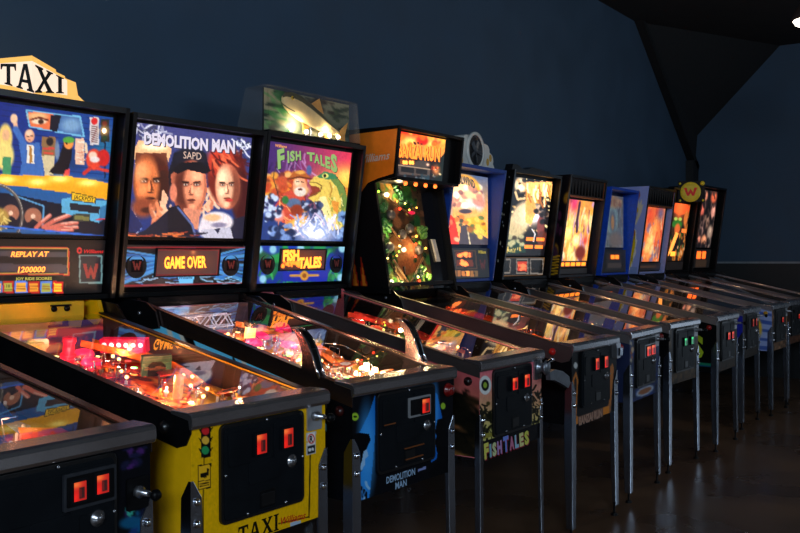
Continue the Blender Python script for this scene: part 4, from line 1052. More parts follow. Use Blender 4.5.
# ---- 0: black machine at the left end
m = Machine(0, 'black pinball machine cut off at the left edge, only its low front showing', sl=.205)
a = Art(96, 72, None, (13, 14, 19)); a.spots((.86, .02, .98, .5), 14, .01, .03, [(80, 40, 110), (50, 30, 80), (30, 30, 60)], 4, .9, 1.5); a.spots((.84, .45, 1, .95), 26, .015, .04, [(30, 60, 120), (20, 90, 130), (40, 40, 90), (20, 24, 50)], 5, .9, 1.5); a.ell(.885, .46, .022, .05, (60, 170, 150), .2); a.ell(.885, .46, .01, .024, (20, 60, 60), .3)
m.body(BLACK, a, bar=BARW, rail=DARKM).legs().coin_door((255, 34, 12), 0.64, ((.032, .066, .82, .864), (.096, .13, .824, .868)), (.008, .156, .80, .886), plate=LEGD)
m.plunger(.236, .80, BLACK, BLACK)
m.field(field_art(21, [(40, 60, 110), (150, 40, 30), (30, 30, 40), (180, 110, 40), (90, 80, 80)], (24, 26, 36)), BLACK)
m.furnish((255, 60, 150), 1.0, (60, 120, 190), ((-.1, .78), (.05, .84), (0, .66)), 5, (60, 100, 160), 3, bulb_power=8)
q = MB(); q.pz([(.02, -.05), (.17, -.1), (.19, .06), (.1, .12), (.05, .02)], .0, .03, paint('orange_plastic', (230, 84, 40), .25, coat=.6)); m.put('slingshot_guard', q, .03, .22)
m.clutter(36, [(60, 110, 170), (230, 110, 40), (200, 200, 200), (190, 40, 30)], 100)
m.lamp(.08, .28, .07, 0.52, (1, .4, .2)); m.lamp(-.05, .7, .08, 0.45)
m.head(BLACK); m.hinges()
m.sheet('backglass', art_generic(31, [(40, 80, 150), (200, 90, 50), (30, 30, 60), (220, 190, 120)], (20, 26, 50), None), -.325, .325, 1.475, 1.93, .05, frame=TRIM)
m.sheet('speaker_panel', Art(20, 10, None, (16, 16, 20)), -.33, .33, 1.26, 1.435, .04)

# ---- 1: yellow machine with the roof sign
m = Machine(1, 'bright yellow pinball machine with a lit cream roof sign on its head', sl=.205)
m.body(YEL, art_cab_front(), neck=YEL, neckw=.195, rail=TRIM, rail_drop=.085, rail_round=True, bar=BARW, inner=paint('orange_inside', (52, 28, 14), .6), button=(16, 15, 16)).legs().coin_door((255, 37, 16), 0.64).plunger()
pfa = field_art(41, [(240, 90, 40), (255, 140, 60), (200, 40, 40), (250, 190, 80), (120, 40, 30), (90, 80, 120)], (190, 60, 40), 90, 150, 150)
pfa.ell(.62, .86, .16, .08, (250, 190, 150), .3); pfa.ell(.42, .78, .16, .1, (240, 130, 90), .3); pfa.ell(.44, .82, .1, .05, (60, 20, 20), .5); pfa.ell(.82, .8, .12, .08, (70, 90, 130), .4); pfa.line([(.6, .6), (.95, .75)], .03, (210, 180, 60)); pfa.line([(.6, .75), (.95, .62)], .03, (210, 180, 60)); pfa.ell(.8, .93, .1, .05, (240, 60, 30), .3); pfa.ell(.95, .9, .1, .09, (240, 160, 60), .4)
bk = Art(60, 18, None, (120, 30, 40)); bk.spots((0, 0, 1, 1), 30, .05, .2, [(200, 60, 60), (60, 40, 90), (230, 120, 60), (60, 20, 30)], 3)
m.field(pfa, BLACK, bk)
m.furnish((255, 36, 80), 2.0, (250, 170, 40), ((-.016, .80), (-.13, .84), (.04, .92)), 14, (240, 120, 40), 5, bulb_power=20, targets=6)
q = MB(); q.px([(-.02, 0), (.02, 0), (.02, .05), (-.02, .05)], -.085, .085, glow('red_lamp_bar', (235, 22, 60), 1.1))
for k in range(6): q.lathe([(.009, 0), (.008, .004), (.004, .006), (0, .006)], (-.068 + .027 * k, -.02, .03), glow('pink_white', (255, 200, 200), 3), 10, (0, -1, 0))
m.put('lamp_bar', q, .16, .84, .05, -1.05)
for k, (x, w) in enumerate(((.085, .0), (.19, .0))): pass
q = MB(); q.lathe([(.024, 0), (.024, .035), (.028, .04), (.028, .048), (.02, .052), (.02, .085), (.024, .09), (.024, .105), (.01, .11), (0, .11)], (0, 0, 0), glow('red_beacon', (245, 30, 60), .75), 18); m.put('beacon', q, -.04, .9)
for x, y, c in ((-.21, .86, (250, 190, 70)), (-.165, .9, (200, 170, 90)), (-.12, .95, (250, 170, 50))):
    q = MB(); q.py(rrect(-.035, .0, .035, .035, .01), -.006, .006, glow('sign_%d' % c[1], c, .7)); m.put('ramp_sign', q, x, y, .06, -.3)
q = MB(); q.py([(-.05, 0), (.05, 0), (.05, .07), (-.05, .07)], -.012, .012, paint('green_arch', (36, 96, 66), .4)); q.py([(-.03, -.001), (.03, -.001), (.03, .035), (.015, .05), (-.015, .05), (-.03, .035)], -.014, .014, BLACK); m.put('arch', q, .1, .6, .028, -.5)
q = MB(); q.cyl((0, 0, 0), (0, 0, .075), .016, glow('amber_post', (255, 150, 90), .9)); m.put('lit_post', q, .02, .40, .008)
m.clutter(96, [(255, 170, 60), (240, 90, 50), (250, 210, 150), (220, 50, 50), (70, 60, 90), (255, 140, 110)], 101)
m.lamp(-.1, .8, .07, 2.86, (1, .25, .2)); m.lamp(.12, .8, .06, 3.52, (1, .5, .2)); m.lamp(.0, .42, .07, 2.86, (1, .35, .15)); m.lamp(.1, .2, .08, 2.20, (1, .45, .2)); m.lamp(-.15, .3, .07, 1.76, (1, .3, .2))
q = MB(); q.box((.05, 1.122, 1.203), (.135, 1.1295, 1.209), BLACK)
for x in (.065, .12): q.lathe([(.012, 0), (.011, .006), (0, .008)], (x, 1.13, 1.194), BLACK, 12, (0, -1, 0))
q.build('neck_bracket', m.e)
m.head(BLACK); m.hinges()
m.sheet('backglass', art_cab_glass(), -.325, .325, 1.47, 1.93, .05, frame=TRIM)
m.sheet('speaker_panel', art_cab_panel(), -.332, .332, 1.245, 1.452, .045)
# roof sign
q = MB(); zt = m.zt
SGN = glow('sign_yellow', (250, 190, 96), .95); SGW = glow('sign_white', (255, 226, 200), 1.0); INK = paint('black_ink', (10, 9, 8), .5)
H = [(0, .158), (.40, .130), (.41, .121), (.56, .114), (.57, .106), (.76, .100), (.80, .052), (.9, .036), (.97, .032), (1, 0)]
HALF = .30
def SP(t, z, d=0, k=1): return (k * HALF * t, 1.158 + .08 * t - d, zt + z)
for k in (-1, 1):
    pts = [(0, 0)] + H[::-1]; n = len(pts)
    vs = [SP(t, z, 0, k) for t, z in pts] + [(SP(t, z, 0, k)[0], 1.33, zt + z) for t, z in pts]
    fs = [tuple(range(n)), tuple(range(n, 2 * n))[::-1]] + [(i, n + i, n + (i + 1) % n, (i + 1) % n) for i in range(n)]
    if k > 0: fs = [f[::-1] for f in fs]
    q.add(vs, fs, SGN)
    def flat(P, mat, d):
        vs = [SP(t, z, d, k) for t, z in P]; q.add(vs, [tuple(range(len(P)))[::k]], mat)
    flat([(0, .02), (.22, .038), (.6, .042), (.6, .1), (.0, .138)], SGW, .001)
    for j in range(3): flat([(.42 + .04 * j, .030), (.60 + .05 * j, .014), (.74 + .04 * j, .018), (.88, .030), (.74 + .04 * j, .022), (.62 + .04 * j, .019)], INK, .0015 + .0004 * j)
for txt, k, t0, t1, zb0, zb1, h0, h1 in (('TA', -1, .36, -.02, .046, .022, .068, .106), ('XI', 1, .04, .54, .024, .046, .104, .058)):
    polys, W = slab(txt, .0 if txt == 'TA' else .1)
    for letter in polys:
        for j, P in enumerate(letter):
            vs = []
            for x, z in P:
                w = x / W; t = t0 + (t1 - t0) * w
                vs.append(SP(t, zb0 + (zb1 - zb0) * w + (h0 + (h1 - h0) * w) * z, .002 + .0008 * j, k))
            q.add(vs, [tuple(range(len(P)))], INK if j == 0 else SGW)
q.build('roof_sign_topper', m.e)

# ---- 2: wide black and blue machine
m = Machine(2, 'wide black pinball machine with chrome rail grips and three painted faces on its head', hw=.3, sl=.235)
m.body(BLACK, art_hero_front(), art_hero_side(), inner=MATTE, rail=DARKM, rail_drop=.055, bar=BARW, button=(50, 10, 9)).legs()
m.coin_door((255, 45, 21), 0.64, ((.062, .108, .815, .865),), (-.012, .122, .806, .878))
q = MB()
for x0, x1, z in ((-.15, -.085, .80), (-.03, .085, .70), (-.025, .08, .66)): q.box((x0, -.02, z - .002), (x1, -.0145, z + .002), BRONZE)
q.build('bill_slot', m.e)
q = MB(); q.lathe([(.026, 0), (.026, .006), (.02, .008), (.02, .02), (.016, .024), (0, .025)], (.262, -.002, .876), paint('red_button', (120, 14, 12), .3), 18, (0, -1, 0)); q.build('launch_button', m.e)
for s in (-1, 1):
    q = MB()
    C = [((.175, .985), .045), ((.180, 1.01), .033), ((.186, 1.045), .026), ((.2, 1.08), .023), ((.218, 1.11), .022), ((.24, 1.132), .018), ((.255, 1.138), .01)]
    dark, lgt = [], []
    C = [((y, z), w) for (y, z), w in C]
    out_f = [(y - w * .95, z - w * .35) for (y, z), w in C]; out_b = [(y + w * .95, z + w * .1) for (y, z), w in C]
    q.px(out_f + out_b[::-1], s * .3 - .017, s * .3 + .017, DARKM)
    for xx in (-.0155, .0155):
        q.tube([(s * .3 + xx, y - .002, z) for y, z in out_f], .0045, CHROME, 8)
    mid = [(y - .0045, z) for y, z in out_f]
    q.px([(y, z) for y, z in mid[1:]] + [(y + .006, z) for y, z in mid[1:][::-1]], s * .3 - .012, s * .3 + .012, BLACK)
    q.box((s * .3 - .014, mid[3][0] - .004, 1.055), (s * .3 + .014, mid[3][0] + .004, 1.068), TRIM)
    q.build('side_grip', m.e)
pfa = field_art(51, [(255, 170, 90), (240, 110, 50), (250, 220, 170), (190, 60, 30), (120, 50, 40), (220, 200, 210)], (200, 90, 40), 90, 150, 170)
bk = Art(80, 24, None, (40, 24, 40)); bk.spots((0, 0, .5, 1), 20, .05, .16, [(200, 220, 255), (120, 150, 220), (230, 240, 255)], 3); bk.spots((.5, 0, 1, 1), 20, .05, .2, [(60, 40, 60), (30, 24, 40), (90, 50, 40)], 4)
m.field(pfa, BLACK, bk)
m.furnish((255, 40, 110), 1.3, (240, 170, 60), ((.10, .84), (-.02, .76), (.1, .68)), 18, (170, 96, 50), 8, bulb_power=26, targets=6)
q = MB(); TR = paint('pale_girder', (150, 170, 215), .4)
P0, P1 = Vector((-.16, 0, 0)), Vector((.16, 0, 0))
for dy in (-.012, .012):
    for z in (0, .05): q.cyl((-.16, dy, z), (.16 if z == 0 else .13, dy, z), .0032, TR, n=6)
    for k in range(7):
        x = -.16 + k * .045; q.cyl((x, dy, 0 if k % 2 else .05), (x + .045, dy, .05 if k % 2 else 0), .0028, TR, n=6)
for x in (-.16, .0, .16): q.cyl((x, 0, -.055), (x, 0, 0), .003, STEEL, n=6)
m.put('crane_girder', q, -.09, .97, .055, .05)
q = MB(); q.box((-.016, -.016, 0), (.016, .016, .05), glow('lamp_box', (255, 220, 130), 1.6)); q.box((-.02, -.02, .05), (.02, .02, .07), DARKM); m.put('lamp_tower', q, .0, .8, .04)
q = MB(); q.sphere((0, 0, .03), .045, glow('magenta_dome', (240, 30, 90), .7), 16); m.put('dome', q, .2, .82, .02)
q = MB(); q.tube([(-.12, -.16, .02), (-.1, -.05, .06), (0, .02, .07), (.12, -.02, .06), (.16, -.12, .03), (.1, -.2, .02)], .003, CHROME, 6); m.put('wire_loop', q, .08, .5, .02)
for k in range(9):
    q = MB(); q.lathe([(.012, 0), (.012, .012), (.006, .016), (0, .016)], (0, 0, 0), BULB, 10); m.put('flash_lamp', q, .02 + .024 * k, .16 + .05 * (k % 3) + .012 * k, .02)
m.clutter(110, [(255, 190, 110), (240, 130, 60), (240, 230, 220), (180, 60, 40), (255, 160, 60), (200, 190, 220)], 102)
m.lamp(.12, .24, .07, 5.28, (1, .6, .35)); m.lamp(-.08, .45, .07, 4.32, (1, .55, .3)); m.lamp(.1, .6, .07, 3.84, (1, .5, .3)); m.lamp(-.1, .82, .08, 3.60, (1, .5, .25)); m.lamp(.12, .9, .08, 2.40, (1, .6, .5))
m.head(BLACK); m.hinges()
m.sheet('backglass', art_hero_glass(), -.325, .325, 1.47, 1.928, .05, frame=TRIM)
sp = m.sheet('speaker_panel', art_hero_panel(), -.332, .332, 1.262, 1.436, .036)
m.sheet('score_display', art_hero_display(), -.172, .172, 1.306, 1.418, .030, frame=TRIM, fw=.006, parent=sp)
for x, z in ((-.27, 1.35), (.25, 1.35)): speaker(m, x, z).build('speaker', sp)

# ---- 3: pink machine with the fish in a clear box
m = Machine(3, 'pink pinball machine with a model fish in a lit clear box on its head', sl=.235)
m.body(PINK, art_fish_front(), art_fish_side(), inner=MATTE, rail=GREYR, rail_drop=.045, bar=BARW, button=(30, 14, 14)).legs(z1=.74, fw=.026)
m.coin_door((255, 37, 21), 0.80, ((-.045, .0, .815, .865), (.066, .112, .815, .868)))
q = MB(); q.py(rrect(.20, .83, .275, .92, .01), -.008, -.001, STEEL)
q.lathe([(.032, 0), (.034, .006), (.02, .012), (.02, .03), (.034, .036), (.032, .044), (.012, .05), (0, .05)], (.242, -.008, .885), paint('reel_grey', (130, 134, 142), .32, .8), 20, (0, -1, 0))
q.prism([(.245, .865), (.30, .872), (.38, .856), (.45, .824), (.462, .79), (.44, .772), (.36, .802), (.29, .825), (.25, .828)], lambda p, t: (p[0], t, p[1]), -.062, -.040, paint('reel_grey', (130, 134, 142), .32, .8))
q.cyl((.225, -.05, .905), (.285, -.05, .915), .007, CHROME, n=10); q.lathe([(.01, 0), (.012, .008), (.008, .02), (0, .02)], (.285, -.05, .915), CHROME, 12, (1, 0, .2))
q.build('reel_plunger', m.e)
m.field(field_art(61, [(60, 40, 30), (150, 60, 40), (40, 60, 60), (120, 90, 60), (200, 110, 50), (30, 30, 50)], (50, 34, 30)), BLACK)
m.furnish((230, 40, 30), .9, (220, 120, 60), ((-.05, .84), (.08, .9), (.04, .76)), 10, (150, 40, 30), 11, bulb_power=16)
m.clutter(80, [(220, 110, 60), (60, 90, 60), (200, 60, 40), (240, 190, 110), (60, 50, 70)], 103)
m.lamp(.0, .8, .08, 1.50, (1, .45, .25)); m.lamp(.05, .4, .08, 1.80, (1, .6, .3)); m.lamp(.12, .2, .07, 1.20, (1, .6, .3))
m.head(BLACK); m.hinges()
m.sheet('backglass', art_fish_glass(), -.325, .325, 1.467, 1.93, .05, frame=TRIM)
sp = m.sheet('speaker_panel', art_fish_panel(), -.332, .332, 1.258, 1.438, .036)
m.sheet('score_display', art_fish_display(), -.17, .17, 1.322, 1.42, .030, frame=TRIM, fw=.006, parent=sp)
for x, z in ((-.255, 1.352), (.27, 1.352)): speaker(m, x, z).build('speaker', sp)
zt = m.zt
q = MB(); q.box((-.343, 1.085, zt), (.357, 1.30, zt + .012), BLACK); top = q.build('display_box_topper', m.e)
q = MB(); z0, z1, t = zt + .012, zt + .222, .004
B = [(-.343, 1.084, z0), (.357, 1.084, z0), (.357, 1.30, z0), (-.343, 1.30, z0)]; U = [(-.338, 1.10, z1), (.352, 1.10, z1), (.342, 1.25, z1), (-.328, 1.25, z1)]
def wall4(a, b, c, d, nx):
    n = Vector(nx) * t; q.hexa([a, b, tuple(Vector(b) + n), tuple(Vector(a) + n), d, c, tuple(Vector(c) + n), tuple(Vector(d) + n)], CLEAR)
wall4(B[0], B[1], U[1], U[0], (0, 1, 0)); wall4(B[3], B[0], U[0], U[3], (1, 0, 0)); wall4(B[1], B[2], U[2], U[1], (-1, 0, 0)); wall4(B[2], B[3], U[3], U[2], (0, -1, 0))
q.hexa([U[0], U[1], U[2], U[3]] + [(p[0], p[1], p[2] + .004) for p in U], CLEAR)
q.build('clear_cover', top)
a = Art(64, 24, None, (96, 116, 86)); a.grad((150, 150, 120), (90, 104, 90), (.4, 0), (.6, 1)); a.spots((0, 0, .22, 1), 40, .02, .05, [(20, 70, 40), (40, 110, 60), (16, 40, 30), (90, 150, 90)], 3, .9, 2); a.spots((.8, .1, 1, .9), 14, .02, .05, [(60, 80, 50), (30, 50, 40)], 4, .8, 2); a.spots((.3, 0, .8, .3), 12, .03, .08, [(60, 50, 40), (40, 34, 30)], 5, .7); a.spots((0, .2, 1, 1), 20, .03, .08, [(140, 130, 90), (110, 120, 90)], 6, .5)
q = MB(); q.hexa([(-.325, 1.14, z0), (.335, 1.14, z0), (.335, 1.146, z0), (-.325, 1.146, z0), (-.32, 1.14, z1 - .006), (.33, 1.14, z1 - .006), (.33, 1.146, z1 - .006), (-.32, 1.146, z1 - .006)], BLACK)
q.art(a, lambda u, v, d: (-.32 + .65 * u, 1.1385 - d, z1 - .006 + (z0 - z1 + .006) * v), PRINT); q.build('backdrop', top)
# the fish: lofted body with fins
FY = paint('fish_cream', (240, 214, 150), .3, coat=.4, var=.1); FG = paint('fish_back', (86, 80, 50), .4, var=.3); FN = paint('fish_fin', (220, 160, 70), .4)
q = MB(); prof = [(-.18, .012, .03), (-.165, .03, .03), (-.13, .044, .028), (-.08, .05, .02), (-.02, .046, .008), (.05, .036, -.008), (.11, .022, -.02), (.15, .014, -.026), (.165, .012, -.028)]
n = 14; vs = []
for x, r, dz in prof:
    for k in range(n): a_ = 2 * PI * k / n; vs.append((x, .62 * r * math.cos(a_), dz + r * math.sin(a_)))
fs = [(i * n + k, i * n + (k + 1) % n, (i + 1) * n + (k + 1) % n, (i + 1) * n + k) for i in range(len(prof) - 1) for k in range(n)]
up = [f for f in fs if 1 < (f[0] % n) < 6]; lo = [f for f in fs if f not in up]
q.add(vs, up, FG, None, True); q.add(vs, lo + [tuple(range(n))[::-1], tuple(range((len(prof) - 1) * n, len(prof) * n))], FY, None, True)
for P in ([(.15, -.03), (.215, .03), (.2, -.025), (.21, -.085)], [(-.02, .05), (.03, .085), (.06, .03)], [(-.06, -.028), (-.05, -.075), (-.015, -.04)], [(.06, -.04), (.085, -.075), (.11, -.04)]):
    q.prism(P, lambda p, t: (p[0], t, p[1]), -.003, .003, FN)
q.tube([(-.185, -.012, .012), (-.16, -.03, .0), (-.12, -.034, -.006)], .0025, FG, 6); q.sphere((-.135, -.026, .045), .008, paint('fish_eye', (230, 190, 60), .2)); q.sphere((-.135, -.032, .045), .004, BLACK)
fo = q.build('model_fish', top); fo.location = (.01, 1.116, zt + .11); fo.rotation_euler = (0, math.radians(6), 0); fo.scale = (1.3, .55, 1.25)
q = MB(); q.cyl((0, 0, 0), (0, 0, .075), .004, STEEL, n=8); po = q.build('fish_stand', top); po.location = (0, 1.122, zt + .012)
for x in (-.16, -.05, .06, .13, .2):
    q = MB(); q.cyl((x, 1.108, z0), (x, 1.108, z0 + .012), .008, STEEL, n=10); q.sphere((x, 1.108, z0 + .021), .011, BULB, 10); q.build('bulb', top)
for x in (-.12, .1):
    l = bpy.data.lights.new('topper_lamp', 'POINT'); l.energy = 1.5; l.color = (1, .82, .55); l.shadow_soft_size = .02
    o = bpy.data.objects.new('topper_lamp', l); COL.objects.link(o); o.parent = m.e; o.location = (x, 1.108, z0 + .045)

# ---- 4: upright playfield under an orange head
m = Machine(4, 'black pinball machine with an upright lit playfield under an orange overhanging head')
a = Art(96, 72, [(571.6, 349.8), (616.3, 341.2), (616.4, 410.4), (571.7, 425.8)], (13, 13, 15)).tf(450, 320, 4)
a.poly([(490, 240), (503, 205), (512, 240), (505, 380), (515, 392), (490, 430)], (190, 110, 40)); a.poly([(495, 245), (502, 225), (507, 245), (500, 385), (495, 400)], (30, 24, 20)); a.poly([(640, 190), (648, 172), (655, 190), (640, 380), (622, 390), (635, 330)], (180, 104, 40)); a.ell(502, 182, 8, 12, (200, 200, 196), .2)
a.poly([(490, 398), (640, 338), (640, 400), (490, 440)], (120, 84, 66)); a.poly([(490, 398), (510, 390), (510, 430), (490, 440)], (214, 124, 30)); a.poly([(612, 350), (636, 340), (636, 378), (612, 386)], (214, 124, 30))
for k, c in ((1.5, (36, 24, 24)), (0, (170, 130, 110))): a.text('BANZAI RUN', (515 + k, 420 + k), (608 + k, 386 + k), 32, c, .05, 0, (0, -1))
m.body(BLACK, a, rail=GREYR, rail_drop=.082, rail_round=True, bar=STEEL, button=(200, 30, 26)).legs().coin_door((255, 37, 21), 0.76, rim=DOORM)
q = MB(); q.py(rrect(.215, .845, .268, .925, .006), -.03, -.001, STEEL); q.box((.225, -.045, .86), (.262, -.028, .9), LEGM); q.build('plunger_housing', m.e)
m.field(field_art(71, [(60, 40, 30), (170, 60, 30), (200, 90, 40), (40, 40, 44), (130, 90, 60)], (56, 36, 28)), BLACK)
m.furnish((230, 40, 30), .9, (210, 90, 40), ((-.05, .84), (.08, .9), (.04, .76)), 8, (160, 60, 30), 13, bulb_power=14)
m.clutter(28, [(220, 120, 50), (240, 190, 110), (120, 80, 60), (200, 60, 40)], 104)
m.lamp(.0, .8, .08, 1.20, (1, .4, .2)); m.lamp(.05, .4, .08, 1.50, (1, .55, .3)); m.hinges()
hb, q = m.hb, MB()
low = [(1.025, 1.185), (1.125, 1.79), (1.42, 1.79), (1.42, 1.185)]
XR = .335
q.px(low, -hb, -hb + .018, BLACK); q.px(low, XR - .018, XR, BLACK)
q.box((-hb + .018, 1.40, ZB), (XR - .018, 1.42, 1.79), BLACK); q.box((-hb + .018, 1.04, ZB), (XR - .018, 1.40, ZB + .02), BLACK)
q.art(art_flame_side(), lambda u, v, d: (-hb - .001 - d, 1.42 * (1 - u) + u * (1.128 - .095 * v), 1.785 + (ZB - 1.785) * v), PRINT)
q.build('backbox', m.e)
q = MB()
def VF(u, v, d=0):
    return (-hb + .019 + (hb + XR - .038) * u, 1.165 - .095 * v - d, 1.80 + (1.20 - 1.80) * v)
c4 = [VF(0, 1), VF(1, 1), VF(1, 0), VF(0, 0)]
q.hexa([(c4[0][0], c4[0][1] + .001, c4[0][2]), (c4[1][0], c4[1][1] + .001, c4[1][2]), (c4[1][0], c4[1][1] + .02, c4[1][2]), (c4[0][0], c4[0][1] + .02, c4[0][2]),
        (c4[3][0], c4[3][1] + .001, c4[3][2]), (c4[2][0], c4[2][1] + .001, c4[2][2]), (c4[2][0], c4[2][1] + .02, c4[2][2]), (c4[3][0], c4[3][1] + .02, c4[3][2])], BLACK)
q.art(art_hill_field(), VF, FIELD); up = q.build('upright_playfield', m.e)
rnd = random.Random(8)
GREENS = [paint('plastic_green_%d' % k, c, .4, coat=.3) for k, c in enumerate(((40, 110, 40), (90, 140, 50), (24, 70, 36)))]
def at(u, v, d): return Vector(VF(u, v, d))
for k in range(22):
    u, v = (rnd.uniform(.03, .16), rnd.uniform(.05, .97)) if k % 3 == 0 else ((rnd.uniform(.55, .7), rnd.uniform(.1, .95)) if k % 3 == 1 else (rnd.uniform(.15, .6), rnd.choice([rnd.uniform(.02, .2), rnd.uniform(.82, .97)])))
    q = MB(); p = at(u, v, .0)
    for j in range(5): q.sphere((p.x + rnd.uniform(-.022, .022), p.y - .014, p.z + rnd.uniform(-.022, .022)), rnd.uniform(.009, .017), GREENS[k % 3], 8)
    q.build('scenery_bush', up)
for k in range(26):
    u, v = rnd.uniform(.05, .68), rnd.uniform(.03, .97)
    q = MB(); p = at(u, v, .012); col = [('uf_amber', (255, 170, 60)), ('uf_yellow', (255, 230, 120)), ('uf_red', (255, 60, 30)), ('uf_green', (150, 255, 60))][(0, 1, 0, 2, 1, 0, 3)[k % 7]]
    q.sphere(p, rnd.uniform(.005, .009), glow(col[0], col[1], 5), 8); q.cyl(at(u, v, 0), p, .003, STEEL, n=6); q.build('bulb', up)
for u, v in ((.2, .3), (.45, .42), (.12, .6), (.55, .62), (.33, .48)):
    q = MB(); q.lathe([(.026, 0), (.03, .012), (.022, .03), (0, .032)], at(u, v, 0), paint('grey_bumper', (80, 76, 70), .4), 16, (0, -1, -.15)); q.build('pop_bumper', up)
q = MB(); p = at(.5, .27, .02); q.sphere(p, .022, glow('magenta_lamp', (230, 20, 70), .8), 10, None, (1.6, .5, .5)); q.build('red_dome', up)
for (u0, v0, u1, v1) in ((.1, .35, .3, .55), (.6, .7, .35, .95), (.15, .72, .32, .93), (.2, .15, .5, .3)):
    q = MB(); q.cyl(at(u0, v0, .014), at(u1, v1, .014), .006, paint('rail_brown', (110, 74, 44), .4), n=8); q.build('lane_rail', up)
q = MB(); a0 = at(.80, .52, .002); b0 = at(.84, .74, .002); q.hexa([a0 + Vector((-.012, -.012, 0)), a0 + Vector((.022, -.012, 0)), a0 + Vector((.022, 0, 0)), a0 + Vector((-.012, 0, 0)), b0 + Vector((-.012, -.012, 0)), b0 + Vector((.022, -.012, 0)), b0 + Vector((.022, 0, 0)), b0 + Vector((-.012, 0, 0))], CREAM); q.build('white_lane_guide', up)
for u, v, e, c in ((.3, .08, 1.0, (1, .75, .4)), (.12, .5, .6, (1, .7, .35)), (.45, .6, .7, (1, .6, .3)), (.2, .9, .8, (1, .8, .4)), (.6, .85, .6, (1, .8, .4))):
    l = bpy.data.lights.new('upright_lamp', 'POINT'); l.energy = e; l.color = c; l.shadow_soft_size = .012
    o = bpy.data.objects.new('upright_lamp', l); COL.objects.link(o); o.parent = m.e; o.location = at(u, v, .045)
# overhanging head
q = MB(); hp = [(.955, 2.09), (.985, 1.815), (1.1, 1.795), (1.16, 1.775), (1.21, 1.72), (1.42, 1.70), (1.42, 2.09)]
XH = .30
q.px(hp, -hb, -hb + .018, BLACK); q.px(hp, XH - .018, XH, BLACK)
q.box((-hb + .018, .957, 2.072), (XH - .018, 1.42, 2.09), BLACK); q.box((-hb + .018, 1.40, 1.80), (XH - .018, 1.42, 2.072), BLACK)
q.hexa([(-hb + .018, .985, 1.80), (XH - .018, .985, 1.80), (XH - .018, 1.40, 1.795), (-hb + .018, 1.40, 1.795), (-hb + .018, .985, 1.815), (XH - .018, .985, 1.815), (XH - .018, 1.40, 1.81), (-hb + .018, 1.40, 1.81)], BLACK)
op = [(.970, 2.072), (.998, 1.832), (1.1, 1.812), (1.17, 1.79), (1.22, 1.735), (1.415, 1.715), (1.415, 2.06)]
q.px(op, -hb - .0012, -hb + .001, ORANGE); q.px(op, XH - .001, XH + .0012, ORANGE)
ta, tf_ = text2d('Williams', .012, .3); W_ = ta[:, 0].max()
q.add([(-hb - .002, 1.24 - .22 * x / W_, 1.90 + .045 * y + .012 * x / W_) for x, y in ta], tf_, paint('script_grey', (190, 182, 170), .4))
q.hexa([(-hb + .018, 1.02, 1.815), (XH - .018, 1.02, 1.815), (XH - .018, 1.03, 1.815), (-hb + .018, 1.03, 1.815), (-hb + .018, .995, 2.072), (XH - .018, .995, 2.072), (XH - .018, 1.005, 2.072), (-hb + .018, 1.005, 2.072)], BLACK)
ho = q.build('overhanging_head', m.e)
q = MB(); q.art(art_hill_head().gain(1.15), lambda u, v, d: (-.305 + .455 * u, .992 + .026 * v - d, 2.065 + (1.825 - 2.065) * v), LIT); q.build('lit_score_glass', ho)
for k in range(4):
    q = MB(); x = -.22 + .1 * k; q.sphere((x, 1.02, 1.79), .012, glow('orange_bulb', (255, 110, 40), 3), 10); q.build('bulb', ho)

# ---- 5: blue machine with the cloud topper
m = Machine(5, 'pinball machine with a bright blue head and a white cloud topper holding a round fan')
a = art_print_front((14, 16, 24), (20, 40, 90), 5, .12); a.ell(.5, .9, .3, .07, (170, 180, 200), .2); a.ell(.5, .9, .22, .045, (150, 90, 50), .3); a.spots((.04, .05, .1, .4), 8, .02, .04, [(180, 90, 40), (200, 180, 150)], 3)
m.body(NAVY, a, rail=RAILM, bar=STEEL).legs().coin_door((255, 52, 25), 0.76, ((-.045, .03, .805, .858), (.045, .115, .805, .86)), (-.058, .13, .797, .87)).plunger()
m.field(field_art(81, [(40, 50, 90), (150, 60, 30), (120, 60, 40), (30, 30, 40), (200, 110, 50)], (40, 36, 50)), BLACK)
m.furnish((230, 60, 30), .9, (60, 90, 190), seed=17, bulbs=8, ramp=(90, 110, 160), bulb_power=14)
m.clutter(28, [(220, 120, 50), (240, 190, 110), (120, 80, 60), (200, 60, 40)], 105)
m.lamp(.0, .75, .08, 1.05, (1, .45, .2)); m.lamp(.05, .35, .08, 1.20, (1, .55, .3)); m.hinges()
m.head(BLUE, BLUE, NAVY, rec=.09, vert=True)
m.sheet('backglass', art_storm_glass().gain(1.12), -.318, .318, 1.465, 1.92, .078)
m.sheet('speaker_panel', art_storm_panel(), -.325, .325, 1.245, 1.44, .07)
q = MB(); pts = []
for k in range(9):
    ang = PI * (1 - k / 8); cxx, czz = .26 * math.cos(ang), .17 * max(math.sin(ang), 0)
    for j in range(5):
        b_ = ang + (.9 - 1.8 * j / 4); pts.append((cxx + .045 * math.cos(b_), max(0, czz + .045 * math.sin(b_))))
pts = [(-.31, 0)] + [p for p in pts if p[1] > .004] + [(.31, 0)]
zt = m.zt; CL = paint('cloud_white', (214, 214, 208), .5, var=.06)
q.py([(x + .02, zt + z) for x, z in pts], 1.13, 1.26, CL)
q.lathe([(.122, 0), (.122, .014), (.104, .016), (.1, .01), (.1, 0)], (.03, 1.130, zt + .108), CL, 28, (0, -1, 0))
q.lathe([(.105, 0), (.105, .01), (.088, .012), (.086, .002), (0, .001)], (.03, 1.131, zt + .105), paint('fan_dark', (44, 46, 50), .5), 28, (0, -1, 0))
